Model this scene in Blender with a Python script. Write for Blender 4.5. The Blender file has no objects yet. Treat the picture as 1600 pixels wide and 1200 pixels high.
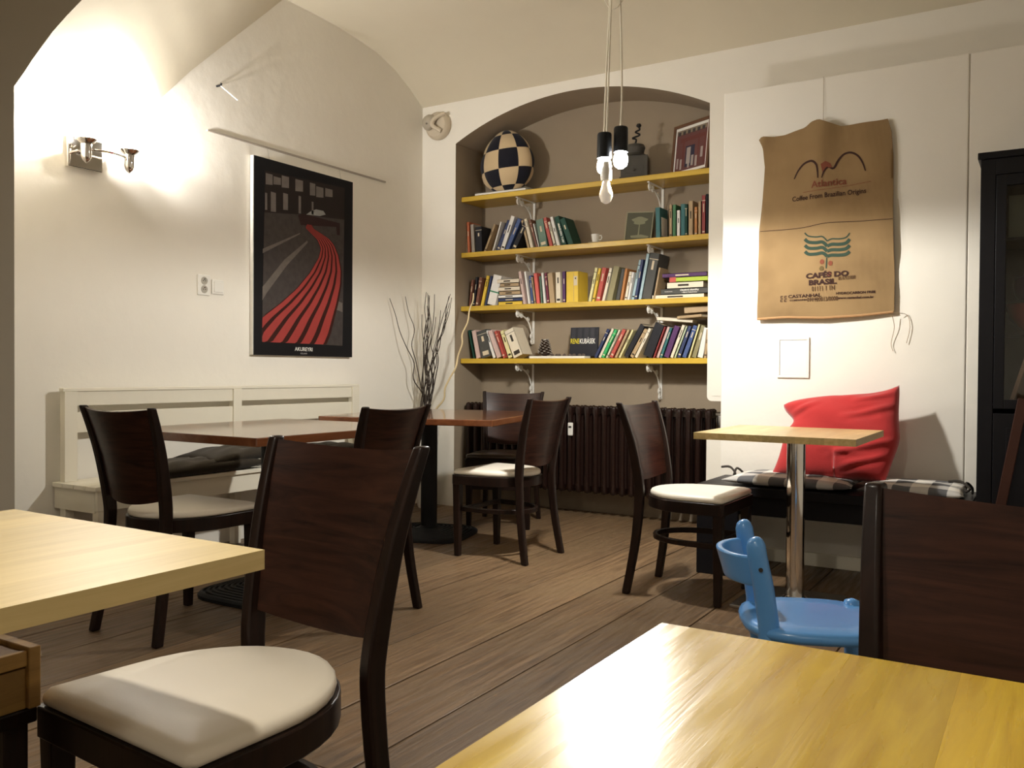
import bpy, bmesh, math, random
from mathutils import Vector, Matrix, Euler
random.seed(7)
S = bpy.context.scene
COL = S.collection
R = math.radians
sin, cos, pi = math.sin, math.cos, math.pi
# ---------------------------------------------------------------- camera, world, lights, exposure
cam = bpy.data.cameras.new('camera'); cam.sensor_width = 36; cam.lens = 1358.46/1600*36; cam.clip_start = 0.02
co = bpy.data.objects.new('camera', cam); COL.objects.link(co)
yaw, pitch, roll = R(31.663), R(-0.841), R(0.399)
f0 = Vector((-sin(yaw), cos(yaw), 0)); r0 = Vector((cos(yaw), sin(yaw), 0)); u0 = Vector((0, 0, 1))
fw = f0*cos(pitch)+u0*sin(pitch); u1 = u0*cos(pitch)-f0*sin(pitch)
rt = r0*cos(roll)+u1*sin(roll); up = u1*cos(roll)-r0*sin(roll)
co.matrix_world = Matrix(((rt.x, up.x, -fw.x, 0), (rt.y, up.y, -fw.y, 0), (rt.z, up.z, -fw.z, 1.0075), (0, 0, 0, 1)))
S.camera = co
w = bpy.data.worlds.new('world'); S.world = w; w.use_nodes = True
w.node_tree.nodes['Background'].inputs[0].default_value = (1, .85, .65, 1)
w.node_tree.nodes['Background'].inputs[1].default_value = .02
def area(name, loc, rot, size, power, col=(1, .92, .78), shape='DISK'):
    l = bpy.data.lights.new(name, 'AREA'); l.shape = shape; l.size = size; l.energy = power; l.color = col
    o = bpy.data.objects.new(name, l); o.location = loc; o.rotation_euler = rot; COL.objects.link(o); return o
area('unseen_area_light', (-.82, .66, 2.28), (0, 0, 0), .10, 18)  # unseen lamp over the near tables, no fixture modelled
area('unseen_area_light', (.6, -1.0, 2.45), (0, 0, 0), .4, 14)  # added fill behind the viewer for warm ambient light, no fixture
area('unseen_area_light', (-2.3, -1.2, 2.45), (0, 0, 0), .4, 8)  # second added fill behind the viewer, on the left
S.view_settings.view_transform = 'Standard'; S.view_settings.look = 'None'
S.view_settings.gamma = 1; S.view_settings.use_curve_mapping = False; S.view_settings.exposure = 0.0
BULB_PENDANT, BULB_SCONCE, SPOT_PENDANT = 190, 3900, 84
try: S.cycles.use_denoising = True
except Exception: pass
# ---------------------------------------------------------------- materials
def nm(name):
    m = bpy.data.materials.new(name); m.use_nodes = True
    return m, m.node_tree, m.node_tree.nodes['Principled BSDF']
def mat(name, col, rough=.5, metal=0, bump=0, bs=60, var=0, vs=8, coat=0, stretch=(1, 1, 1), emit=0, spec=.5, trans=0, sheen=0, dist=.002):
    m, t, b = nm(name); n = t.nodes; L = t.links.new
    b.inputs['Base Color'].default_value = (*col, 1); b.inputs['Roughness'].default_value = rough
    b.inputs['Metallic'].default_value = metal; b.inputs['Coat Weight'].default_value = coat
    b.inputs['Coat Roughness'].default_value = .12; b.inputs['Specular IOR Level'].default_value = spec
    b.inputs['Transmission Weight'].default_value = trans; b.inputs['Sheen Weight'].default_value = sheen
    if emit:
        b.inputs['Emission Color'].default_value = (1, .97, .93, 1); b.inputs['Emission Strength'].default_value = emit
    if bump or var:
        tc = n.new('ShaderNodeTexCoord'); mp = n.new('ShaderNodeMapping'); mp.inputs['Scale'].default_value = stretch
        L(tc.outputs['Object'], mp.inputs[0])
    if bump:
        no = n.new('ShaderNodeTexNoise'); no.inputs['Scale'].default_value = bs; no.inputs['Detail'].default_value = 5
        bu = n.new('ShaderNodeBump'); bu.inputs['Strength'].default_value = bump; bu.inputs['Distance'].default_value = dist
        L(mp.outputs[0], no.inputs['Vector']); L(no.outputs['Fac'], bu.inputs['Height']); L(bu.outputs[0], b.inputs['Normal'])
    if var:
        no = n.new('ShaderNodeTexNoise'); no.inputs['Scale'].default_value = vs; no.inputs['Detail'].default_value = 4
        mx = n.new('ShaderNodeMix'); mx.data_type = 'RGBA'
        mx.inputs[6].default_value = (*[c*(1-var) for c in col], 1); mx.inputs[7].default_value = (*[min(1, c*(1+var)) for c in col], 1)
        L(mp.outputs[0], no.inputs['Vector']); L(no.outputs['Fac'], mx.inputs[0]); L(mx.outputs[2], b.inputs['Base Color'])
    return m
def wood(name, c0, c1, grain=(14, 1.2, 14), rough=.4, rnd=.35, coat=0, bump=.15, wear=None, knots=False, rvar=0, dist=1.2, crough=.08, spec=.5):
    m, t, b = nm(name); n = t.nodes; L = t.links.new
    tc = n.new('ShaderNodeTexCoord'); oi = n.new('ShaderNodeObjectInfo')
    sc = n.new('ShaderNodeVectorMath'); sc.operation = 'SCALE'; sc.inputs['Scale'].default_value = 37
    cb = n.new('ShaderNodeCombineXYZ'); [L(oi.outputs['Random'], cb.inputs[i]) for i in range(3)]
    L(cb.outputs[0], sc.inputs[0])
    mp = n.new('ShaderNodeMapping'); mp.inputs['Scale'].default_value = grain; L(tc.outputs['Object'], mp.inputs[0])
    ad = n.new('ShaderNodeVectorMath'); L(mp.outputs[0], ad.inputs[0]); L(sc.outputs[0], ad.inputs[1])
    no = n.new('ShaderNodeTexNoise'); no.inputs['Scale'].default_value = 1; no.inputs['Detail'].default_value = 7
    no.inputs['Roughness'].default_value = .62; no.inputs['Distortion'].default_value = dist; L(ad.outputs[0], no.inputs['Vector'])
    cr = n.new('ShaderNodeValToRGB'); cr.color_ramp.elements[0].position = .3; cr.color_ramp.elements[1].position = .7
    cr.color_ramp.elements[0].color = (*c0, 1); cr.color_ramp.elements[1].color = (*c1, 1)
    L(no.outputs['Fac'], cr.inputs[0]); col = cr.outputs[0]
    if knots:
        kn = n.new('ShaderNodeTexVoronoi'); kn.inputs['Scale'].default_value = 1
        km = n.new('ShaderNodeMapping'); km.inputs['Scale'].default_value = (6, 3.2, 6); L(tc.outputs['Object'], km.inputs[0])
        ka = n.new('ShaderNodeVectorMath'); L(km.outputs[0], ka.inputs[0]); L(sc.outputs[0], ka.inputs[1]); L(ka.outputs[0], kn.inputs['Vector'])
        kr = n.new('ShaderNodeValToRGB'); kr.color_ramp.elements[0].position = .02; kr.color_ramp.elements[1].position = .075
        kr.color_ramp.elements[0].color = (.35, .3, .25, 1); kr.color_ramp.elements[1].color = (1, 1, 1, 1); L(kn.outputs['Distance'], kr.inputs[0])
        k2 = n.new('ShaderNodeMix'); k2.data_type = 'RGBA'; k2.blend_type = 'MULTIPLY'; k2.inputs[0].default_value = 1
        L(col, k2.inputs[6]); L(kr.outputs[0], k2.inputs[7]); col = k2.outputs[2]
    if wear:
        wn = n.new('ShaderNodeTexNoise'); wn.inputs['Scale'].default_value = 2.3; wn.inputs['Detail'].default_value = 8; wn.inputs['Roughness'].default_value = .7
        ge = n.new('ShaderNodeNewGeometry'); L(ge.outputs['Position'], wn.inputs['Vector'])
        wr = n.new('ShaderNodeMapRange'); wr.inputs[1].default_value = .45; wr.inputs[2].default_value = .60; L(wn.outputs['Fac'], wr.inputs[0])
        wm = n.new('ShaderNodeMix'); wm.data_type = 'RGBA'; wm.inputs[7].default_value = (*wear, 1); L(wr.outputs[0], wm.inputs[0]); L(col, wm.inputs[6]); col = wm.outputs[2]
    hv = n.new('ShaderNodeHueSaturation'); mr = n.new('ShaderNodeMapRange'); mr.inputs[3].default_value = 1-rnd; mr.inputs[4].default_value = 1+rnd
    L(oi.outputs['Random'], mr.inputs[0]); L(mr.outputs[0], hv.inputs['Value']); L(col, hv.inputs['Color'])
    L(hv.outputs[0], b.inputs['Base Color']); b.inputs['Roughness'].default_value = rough; b.inputs['Specular IOR Level'].default_value = spec; b.inputs['Coat Weight'].default_value = coat; b.inputs['Coat Roughness'].default_value = crough
    if rvar:
        rn = n.new('ShaderNodeTexNoise'); rn.inputs['Scale'].default_value = 14; rn.inputs['Detail'].default_value = 3; rn.inputs['Roughness'].default_value = .5; rm = n.new('ShaderNodeMapping'); rm.inputs['Scale'].default_value = (4, .3, 4); L(tc.outputs['Object'], rm.inputs[0]); L(rm.outputs[0], rn.inputs['Vector'])
        rr = n.new('ShaderNodeMapRange'); rr.inputs[1].default_value = .35; rr.inputs[2].default_value = .65; rr.inputs[3].default_value = rough-rvar; rr.inputs[4].default_value = rough+rvar
        L(rn.outputs['Fac'], rr.inputs[0]); L(rr.outputs[0], b.inputs['Roughness'])
    bu = n.new('ShaderNodeBump'); bu.inputs['Strength'].default_value = bump; bu.inputs['Distance'].default_value = .002
    L(no.outputs['Fac'], bu.inputs['Height']); L(bu.outputs[0], b.inputs['Normal'])
    return m
M = {}
M['wall'] = mat('painted_plaster', (.84, .80, .715), .85, bump=.5, bs=9, dist=.006, var=.02)
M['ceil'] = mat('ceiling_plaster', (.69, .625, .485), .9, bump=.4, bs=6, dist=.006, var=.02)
M['taupe'] = mat('taupe_paint', (.315, .25, .175), .85, bump=.35, bs=12, dist=.004, var=.05)
M['plank'] = wood('floor_board', (.085, .050, .026), (.26, .162, .085), (26, .9, 26), .5, .25, bump=1, wear=(.185, .118, .062), rvar=.14, dist=2.2)
M['gapdark'] = mat('dark_underfloor', (.02, .013, .008), .9)  # near-black sheet showing between the floor boards
M['dark'] = wood('espresso_wood', (.007, .0038, .003), (.020, .009, .006), (30, 30, 3), .36, .1, coat=.06, spec=.22, bump=.1)
M['darkback'] = wood('mahogany_veneer', (.010, .004, .003), (.046, .017, .010), (2.2, 14, 30), .36, .12, coat=.06, spec=.2, bump=.12, dist=1.8)
M['oak'] = wood('varnished_birch', (.46, .27, .010), (.68, .46, .028), (34, 2.0, 34), .3, .2, coat=.8, bump=.3, knots=True, rvar=.1, crough=.21)
M['pale'] = wood('pale_birch', (.60, .45, .19), (.74, .58, .27), (34, 2.0, 34), .42, .14, coat=0, bump=.12, knots=True)
M['birch'] = wood('light_birch', (.50, .36, .13), (.68, .52, .24), (34, 2.0, 34), .38, .14, coat=.2, bump=.12)
M['redwood'] = wood('red_brown_veneer', (.14, .046, .017), (.24, .085, .032), (10, 1.2, 10), .18, .05, coat=.7, bump=.05)
M['shelf'] = wood('yellow_pine', (.50, .31, .02), (.66, .44, .04), (1.2, 14, 14), .42, .08, coat=.2, bump=.1)
M['white'] = mat('white_paint', (.80, .75, .62), .45, bump=.1, bs=40, var=.03)
M['whitep'] = mat('white_plastic', (.82, .80, .74), .35)
M['cream'] = mat('cream_leatherette', (.88, .81, .69), .42, bump=.25, bs=260, var=.03, dist=.0006)
M['brownseat'] = mat('brown_leatherette', (.10, .075, .055), .28, bump=.2, bs=260, dist=.0006)
M['black'] = mat('black_lacquer', (.008, .0075, .009), .4, spec=.18)
M['blackiron'] = mat('black_cast_iron', (.010, .010, .011), .55, bump=.3, bs=90, spec=.25)
M['chrome'] = mat('polished_chrome', (.75, .72, .68), .08, 1)
M['steel'] = mat('brushed_steel', (.45, .43, .40), .35, 1)
M['rad'] = mat('dark_brown_enamel', (.018, .008, .006), .22, coat=.25, bump=.1, bs=50, spec=.3)
M['blue'] = mat('blue_enamel', (.10, .31, .68), .3, coat=.15, bump=.05, bs=30)
M['red'] = mat('red_cotton', (.43, .018, .018), .9, bump=.3, bs=150, sheen=.3, var=.08)
M['greycush'] = mat('dark_grey_velour', (.034, .027, .019), .95, bump=.5, bs=60, sheen=.1, var=.2, spec=.2)
M['glow'] = mat('glowing_bulb', (1, .9, .75), .5, emit=BULB_PENDANT)
M['glow2'] = mat('glowing_sconce_bulb', (1, .9, .75), .5, emit=BULB_SCONCE)
M['glowdim'] = mat('opal_bulb', (.80, .66, .42), .3, emit=.22)  # unlit bulb; faint emission stands in for light from the neighbouring bulbs
M['paper'] = mat('page_block', (.70, .60, .43), .8, bump=.4, bs=20, stretch=(60, 1, 1))
M['inkblack'] = mat('black_ink', (.035, .028, .022), .9)
M['twig'] = mat('dark_willow_bark', (.035, .022, .014), .7)
M['twigy'] = mat('peeled_willow', (.72, .58, .33), .6)
def shade(name, col, rough=.55, **k):
    k.setdefault('spec', .15 if max(col) < .12 else .35)
    if name not in M: M[name] = mat(name, col, rough, **k)
    return M[name]
# ---------------------------------------------------------------- mesh helpers
class MB:
    def __init__(s): s.v = []; s.f = []; s.mi = []
    def add(s, vs, fs, mi=0, X=None):
        b = len(s.v); s.v += [tuple(X @ Vector(v)) if X else tuple(v) for v in vs]
        s.f += [tuple(b+i for i in f) for f in fs]; s.mi += [mi]*len(fs); return s
    def box(s, x0, x1, y0, y1, z0, z1, mi=0, X=None):
        vs = [(x, y, z) for z in (z0, z1) for y in (y0, y1) for x in (x0, x1)]
        return s.add(vs, [(0, 2, 3, 1), (4, 5, 7, 6), (0, 1, 5, 4), (2, 6, 7, 3), (0, 4, 6, 2), (1, 3, 7, 5)], mi, X)
    def loft(s, rings, mi=0, caps=True, X=None, closed=True, loop=False):
        n = len(rings[0]); vs = [p for r in rings for p in r]; fs = []
        m = len(rings)
        for i in range(m if loop else m-1):
            for j in range(n if closed else n-1):
                a = i*n+j; b = i*n+(j+1) % n; c = ((i+1) % m)*n+(j+1) % n; d = ((i+1) % m)*n+j
                fs.append((a, b, c, d))
        if caps and not loop:
            fs.append(tuple(range(n))[::-1]); fs.append(tuple((m-1)*n+j for j in range(n)))
        return s.add(vs, fs, mi, X)
    def tube(s, pts, r, n=8, mi=0, X=None, loop=False, caps=True):
        pts = [Vector(p) for p in pts]; m = len(pts); rings = []
        rr = r if isinstance(r, (list, tuple)) else [r]*m
        pn = None
        for i, p in enumerate(pts):
            a = pts[(i-1) % m] if (i or loop) else p; b = pts[(i+1) % m] if (i < m-1 or loop) else p
            t = (b-a).normalized() if (b-a).length > 1e-9 else Vector((0, 0, 1))
            if pn is None:
                pn = t.orthogonal().normalized()
            pn = (pn-t*pn.dot(t)); pn = pn.normalized() if pn.length > 1e-6 else t.orthogonal().normalized()
            q = t.cross(pn)
            rings.append([tuple(p+(pn*cos(2*pi*k/n)+q*sin(2*pi*k/n))*rr[i]) for k in range(n)])
        return s.loft(rings, mi, caps, X, True, loop)
    def lathe(s, prof, c=(0, 0, 0), n=20, mi=0, X=None):
        rings = [[(c[0]+r*cos(2*pi*k/n), c[1]+r*sin(2*pi*k/n), c[2]+z) for k in range(n)] for r, z in prof]
        return s.loft(rings, mi, True, X)
    def grid(s, fn, nu, nv, mi=0, X=None):
        vs = [fn(i/nu, j/nv) for j in range(nv+1) for i in range(nu+1)]
        fs = [(j*(nu+1)+i, j*(nu+1)+i+1, (j+1)*(nu+1)+i+1, (j+1)*(nu+1)+i) for j in range(nv) for i in range(nu)]
        return s.add(vs, fs, mi, X)
    def sheet(s, fn, th, nu, nv, mi=0):     # closed sheet of thickness th; fn(u,v)->(point, normal)
        A = [[fn(i/nu, j/nv) for i in range(nu+1)] for j in range(nv+1)]
        f = [Vector(p)+Vector(n)*th/2 for r in A for p, n in r]; k = [Vector(p)-Vector(n)*th/2 for r in A for p, n in r]
        W = nu+1; N = len(f); fs = []
        for j in range(nv):
            for i in range(nu):
                q = (j*W+i, j*W+i+1, (j+1)*W+i+1, (j+1)*W+i); fs.append(q); fs.append(tuple(N+x for x in q[::-1]))
        rim = [i for i in range(W)]+[j*W+nu for j in range(1, nv+1)]+[nv*W+i for i in range(nu-1, -1, -1)]+[j*W for j in range(nv-1, 0, -1)]
        for a, b in zip(rim, rim[1:]+rim[:1]): fs.append((b, a, N+a, N+b))
        return s.add(f+k, fs, mi)
    def build(s, name, mats, parent=None, smooth=False, bevel=0, loc=None, fix=True, sub=0, mesh=False, ang=35):
        me = bpy.data.meshes.new(name); me.from_pydata([tuple(v) for v in s.v], [], s.f)
        mats = mats if isinstance(mats, (list, tuple)) else [mats]
        for m in mats: me.materials.append(M[m] if isinstance(m, str) else m)
        for p, i in zip(me.polygons, s.mi): p.material_index = i
        if fix:
            bm = bmesh.new(); bm.from_mesh(me); bmesh.ops.recalc_face_normals(bm, faces=bm.faces); bm.to_mesh(me); bm.free()
        if smooth:
            for p in me.polygons: p.use_smooth = True
            try: me.set_sharp_from_angle(angle=R(ang))
            except Exception: pass
        if mesh: return me
        return link(name, me, parent, bevel, loc, sub)
def link(name, me, parent=None, bevel=0, loc=None, sub=0):
    o = bpy.data.objects.new(name, me); COL.objects.link(o)
    if parent: o.parent = parent
    if loc: o.location = loc
    if sub:
        d = o.modifiers.new('sub', 'SUBSURF'); d.levels = d.render_levels = sub
    if bevel:
        d = o.modifiers.new('bevel', 'BEVEL'); d.width = bevel; d.segments = 2; d.limit_method = 'ANGLE'
    return o
def tag(o, label=None, cat=None, group=None, kind=None):
    if label: o['label'] = label
    if cat: o['category'] = cat
    if group: o['group'] = group
    if kind: o['kind'] = kind
    return o
def thing(name, label, cat, loc=(0, 0, 0), rz=0, group=None):
    o = bpy.data.objects.new(name, None); COL.objects.link(o); o.empty_display_size = .05
    o.location = loc; o.rotation_euler = (0, 0, rz); return tag(o, label, cat, group)
def struct(name, mb, m, parent=None, **k):
    o = mb.build(name, m, parent, **k)
    if not parent: o['kind'] = 'structure'
    return o
def bx(*a): return MB().box(*a)
def text(s, size, name, m, parent, X, bold=.012, ext=.0004, align='CENTER', fn=None, xs=1, shear=0):
    c = bpy.data.curves.new('t', 'FONT'); c.body = s; c.size = size; c.align_x = align; c.align_y = 'CENTER'; c.offset = bold*size; c.shear = shear
    c.resolution_u = 3; c.extrude = ext if not fn else 0
    t = bpy.data.objects.new('t', c); COL.objects.link(t); bpy.context.view_layer.update()
    me = bpy.data.meshes.new_from_object(t.evaluated_get(bpy.context.evaluated_depsgraph_get())); COL.objects.unlink(t)
    bpy.data.objects.remove(t); bpy.data.curves.remove(c)
    for v in me.vertices:
        p = Vector((v.co.x*xs, v.co.y, v.co.z)); v.co = fn(p) if fn else X @ p
    me.name = name; me.materials.clear(); me.materials.append(M[m] if isinstance(m, str) else m)
    for p in me.polygons: p.material_index = 0
    return link(name, me, parent)
def lerp(a, b, t): return a+(b-a)*t
def curve(pts, t):                   # piecewise linear through (p0,p1,...) tuples, t in 0..1
    n = len(pts)-1; x = min(max(t*n, 0), n-1e-9); i = int(x); f = x-i
    return tuple(lerp(a, b, f) for a, b in zip(pts[i], pts[i+1]))
def interp(tab, x):
    if x <= tab[0][0]: return tab[0][1]
    for (a, b), (c, d) in zip(tab, tab[1:]):
        if x <= c: return lerp(b, d, (x-a)/(c-a))
    return tab[-1][1]
def smoothpath(pts, n=6):
    P = [Vector(p) for p in pts]; out = []
    for i in range(len(P)-1):
        a, b, c, d = P[max(i-1, 0)], P[i], P[i+1], P[min(i+2, len(P)-1)]
        for k in range(n):
            t = k/n; out.append(.5*((2*b)+(c-a)*t+(2*a-5*b+4*c-d)*t*t+(3*b-a-3*c+d)*t**3))
    return out+[P[-1]]
BOOKS=[
(1, -3.763, 0.015, -3.0, 0.213, 'cream', 'slim cream book'),
(1, -3.746, 0.024, -2.9, 0.24, 'orange', 'orange-red book'),
(1, -3.714, 0.032, -3.7, 0.221, 'grey', 'beige-grey book'),
(1, -3.673, 0.058, -2.6, 0.197, 'black', 'thick black book'),
(1, -3.608, 0.02, 24.4, 0.219, 'tan', 'tan book leaning right'),
(1, -3.528, 0.016, 18.5, 0.226, 'white', 'slim white book leaning right'),
(1, -3.507, 0.032, 24.5, 0.239, 'navy', 'navy book leaning right'),
(1, -3.467, 0.035, 21.2, 0.264, 'white', 'tall white book leaning right'),
(1, -3.425, 0.035, 26.5, 0.244, 'blue', 'blue book leaning right'),
(1, -3.369, 0.04, 28.3, 0.212, 'black', 'black book leaning right'),
(1, -3.224, 0.022, -15.2, 0.219, 'tan', 'tan book leaning left'),
(1, -3.193, 0.028, -15.5, 0.225, 'cream', 'cream book with dark oval on spine'),
(1, -3.154, 0.021, -17.0, 0.219, 'brown', 'brown book leaning left'),
(1, -3.129, 0.012, -15.3, 0.186, 'white', 'thin white book leaning left'),
(1, -3.113, 0.064, -11.6, 0.205, 'greygreen', 'thick grey-green book'),
(1, -3.038, 0.029, -15.5, 0.219, 'red', 'red book leaning left'),
(1, -3.004, 0.021, -16.5, 0.189, 'cream', 'cream book leaning left'),
(1, -2.978, 0.026, -16.2, 0.222, 'white', 'off-white book leaning left'),
(1, -2.939, 0.037, -17.4, 0.221, 'darkgreen', 'dark green book with white title'),
(1, -2.888, 0.043, -21.1, 0.205, 'darkgreen', 'wide dark green book'),
(1, -2.232, 0.034, -1.5, 0.209, 'teal', 'thick dark teal book'),
(1, -2.144, 0.023, -0.5, 0.22, 'tan', 'beige book'),
(1, -2.118, 0.026, -0.5, 0.218, 'green', 'green book'),
(1, -2.09, 0.025, -0.5, 0.18, 'white', 'white book'),
(1, -2.062, 0.031, -0.5, 0.218, 'teal', 'teal book'),
(1, -2.03, 0.017, -0.5, 0.213, 'darkgreen', 'slim bottle-green book'),
(1, -2.009, 0.033, -0.5, 0.232, 'tan', 'thick tan book'),
(1, -1.97, 0.022, -0.5, 0.19, 'orangebrown', 'ochre book'),
(1, -1.944, 0.021, -0.5, 0.225, 'tan', 'tall tan book'),
(1, -1.919, 0.026, -0.1, 0.26, 'darkred', 'tall dark red book'),
(1, -1.889, 0.015, -0.6, 0.265, 'black', 'tall black book'),
(2, -3.734, 0.022, 6.8, 0.204, 'brown', 'dark brown book'),
(2, -3.704, 0.021, 8.1, 0.223, 'black', 'slim black book'),
(2, -3.677, 0.029, 9.8, 0.218, 'brown', 'red-brown book'),
(2, -3.632, 0.029, 13.5, 0.23, 'yellow', 'ochre yellow book'),
(2, -3.598, 0.019, 13.1, 0.228, 'navy', 'slim navy book'),
(2, -3.576, 0.077, 14.8, 0.224, 'white', 'wide pale grey book'),
(2, -3.254, 0.028, -10.7, 0.245, 'pink', 'pink book leaning left'),
(2, -3.216, 0.022, -9.4, 0.242, 'white', 'white book leaning left'),
(2, -3.189, 0.02, -6.5, 0.21, 'blue', 'blue book'),
(2, -3.165, 0.018, -8.7, 0.199, 'tan', 'slim tan book'),
(2, -3.144, 0.032, -7.1, 0.224, 'coral', 'coral red book'),
(2, -3.107, 0.016, -5.0, 0.201, 'greygreen', 'slim grey-green book'),
(2, -3.088, 0.023, -6.3, 0.224, 'white', 'white book'),
(2, -3.062, 0.023, -6.6, 0.223, 'maroon', 'maroon book'),
(2, -3.035, 0.045, -6.2, 0.218, 'tan', 'thick light brown book'),
(2, -2.983, 0.043, -2.0, 0.22, 'cream', 'thick cream book'),
(2, -2.935, 0.025, -1.1, 0.225, 'purple', 'purple and white book'),
(2, -2.901, 0.099, -0.5, 0.219, 'yellow', 'wide bright yellow book'),
(2, -2.731, 0.024, 12.3, 0.239, 'paleyellow', 'pale yellow book'),
(2, -2.701, 0.022, 12.3, 0.233, 'yellow', 'orange-yellow book'),
(2, -2.674, 0.035, 11.9, 0.235, 'red', 'red book'),
(2, -2.63, 0.025, 14.2, 0.232, 'cream', 'cream book'),
(2, -2.595, 0.047, 13.1, 0.239, 'olive', 'thick khaki book'),
(2, -2.528, 0.031, 11.4, 0.219, 'charcoal', 'black and white book'),
(2, -2.491, 0.022, 9.8, 0.22, 'orangebrown', 'orange-brown book'),
(2, -2.463, 0.023, 11.0, 0.197, 'cream', 'cream paperback'),
(2, -2.436, 0.019, 10.5, 0.192, 'white', 'slim white book'),
(2, -2.412, 0.023, 11.7, 0.274, 'lightblue', 'tall pale teal book'),
(2, -2.385, 0.02, 10.0, 0.275, 'navy', 'tall dark blue book'),
(2, -2.36, 0.024, 10.5, 0.313, 'lightblue', 'tall light blue book'),
(2, -2.332, 0.069, 11.2, 0.308, 'charcoal', 'tall thick grey book'),
(2, -2.25, 0.016, 10.5, 0.214, 'tan', 'thin beige book'),
(3, -3.698, 0.02, -13.4, 0.218, 'darkgreen', 'slim dark green book'),
(3, -3.664, 0.042, -12.3, 0.212, 'pink', 'pale pink book'),
(3, -3.616, 0.09, -14.6, 0.205, 'charcoal', 'thick charcoal book'),
(3, -3.516, 0.029, -21.1, 0.216, 'white', 'white book'),
(3, -3.476, 0.043, -23.0, 0.216, 'pink', 'rose-white book'),
(3, -3.423, 0.026, -22.3, 0.214, 'red', 'slim red and white book'),
(3, -3.386, 0.039, -20.8, 0.214, 'paleyellow', 'pale yellow book'),
(3, -3.333, 0.084, -23.3, 0.214, 'cream', 'wide cream book'),
(3, -2.685, 0.022, 26.7, 0.217, 'navy', 'navy book'),
(3, -2.656, 0.022, 26.8, 0.221, 'cream', 'cream book'),
(3, -2.629, 0.024, 27.4, 0.213, 'brightgreen', 'bright green book'),
(3, -2.598, 0.017, 27.0, 0.212, 'cream', 'cream book with red edge'),
(3, -2.571, 0.028, 27.5, 0.212, 'red', 'red and black book'),
(3, -2.531, 0.021, 26.4, 0.21, 'tan', 'tan book'),
(3, -2.503, 0.018, 27.4, 0.211, 'paleyellow', 'pale yellow book'),
(3, -2.471, 0.038, 29.4, 0.246, 'black', 'black book'),
(3, -2.424, 0.031, 29.4, 0.213, 'tan', 'light tan book'),
(3, -2.381, 0.024, 27.5, 0.216, 'cream', 'cream book'),
(3, -2.325, 0.066, 21.8, 0.233, 'black', 'thick black book'),
(3, -2.246, 0.014, 20.6, 0.218, 'darkred', 'slim dark red book'),
(3, -2.228, 0.021, 20.7, 0.217, 'pink', 'dusty pink book'),
(3, -2.201, 0.021, 19.8, 0.208, 'teal', 'teal book'),
(3, -2.175, 0.039, 19.9, 0.217, 'purple', 'dark purple book'),
(3, -2.13, 0.024, 21.3, 0.227, 'cream', 'cream and red book'),
(3, -2.1, 0.015, 21.1, 0.219, 'palegreen', 'slim pale green book'),
(3, -2.08, 0.025, 20.5, 0.218, 'navy', 'navy book'),
(3, -2.047, 0.031, 20.2, 0.219, 'blue', 'dark blue book with white letters'),
(3, -2.003, 0.015, 17.4, 0.227, 'paleyellow', 'slim pale yellow book'),
(3, -1.983, 0.033, 16.9, 0.215, 'olive', 'olive book'),
(3, -1.942, 0.04, 12.5, 0.196, 'white', 'white book'),
(3, -1.896, 0.021, 5.6, 0.185, 'tan', 'tan book')]
FLAT=[
(2, -3.468, -3.266, 1.512, 1.521, 'yellow', 'yellow book lying lowest in the left stack'),
(2, -3.473, -3.266, 1.531, 1.545, 'navy', 'navy edged book second in the left stack'),
(2, -3.468, -3.261, 1.552, 1.568, 'white', 'white book third from bottom in left stack'),
(2, -3.464, -3.284, 1.577, 1.597, 'tan', 'tan book in middle of left stack'),
(2, -3.469, -3.285, 1.604, 1.628, 'cream', 'cream book third from top of left stack'),
(2, -3.474, -3.298, 1.636, 1.655, 'tan', 'tan book second from top of left stack'),
(2, -3.483, -3.294, 1.663, 1.685, 'cream', 'patterned cream book topmost of left stack'),
(2, -2.254, -1.898, 1.508, 1.521, 'cream', 'wide cream book lying lowest in right stack'),
(2, -2.194, -1.874, 1.535, 1.558, 'charcoal', 'dark book with white title lying in right stack'),
(2, -2.15, -1.903, 1.572, 1.6, 'cream', 'cream book in the middle of right stack'),
(2, -2.132, -1.872, 1.612, 1.631, 'lime', 'lime green book with red end in right stack'),
(2, -2.184, -1.88, 1.647, 1.659, 'purple', 'purple and green book topmost of right stack')]
BC={'cream': (0.78, 0.7, 0.55), 'white': (0.82, 0.8, 0.76), 'red': (0.5, 0.09, 0.07), 'orange': (0.55, 0.16, 0.07), 'grey': (0.38, 0.34, 0.29), 'black': (0.025, 0.025, 0.03), 'tan': (0.45, 0.32, 0.18), 'navy': (0.035, 0.05, 0.13), 'blue': (0.06, 0.1, 0.26), 'darkgreen': (0.02, 0.07, 0.05), 'greygreen': (0.12, 0.2, 0.15), 'brown': (0.2, 0.08, 0.05), 'teal': (0.03, 0.14, 0.15), 'green': (0.05, 0.17, 0.07), 'darkred': (0.28, 0.04, 0.04), 'yellow': (0.75, 0.52, 0.06), 'coral': (0.72, 0.14, 0.12), 'maroon': (0.17, 0.02, 0.05), 'purple': (0.09, 0.03, 0.12), 'olive': (0.28, 0.25, 0.13), 'paleyellow': (0.78, 0.72, 0.38), 'pink': (0.62, 0.46, 0.42), 'lightblue': (0.38, 0.52, 0.56), 'brightgreen': (0.04, 0.42, 0.13), 'orangebrown': (0.48, 0.2, 0.06), 'charcoal': (0.08, 0.08, 0.075), 'palegreen': (0.5, 0.58, 0.4), 'lime': (0.45, 0.58, 0.06)}
P_C=[(3.6161, 2.2795), (4.4861, 2.2845), (4.4501, 1.0953), (3.5923, 1.0965)]
P_A=[(3.691, 2.2061), (4.3879, 2.2297), (4.373, 1.1707), (3.6691, 1.1757)]
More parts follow.
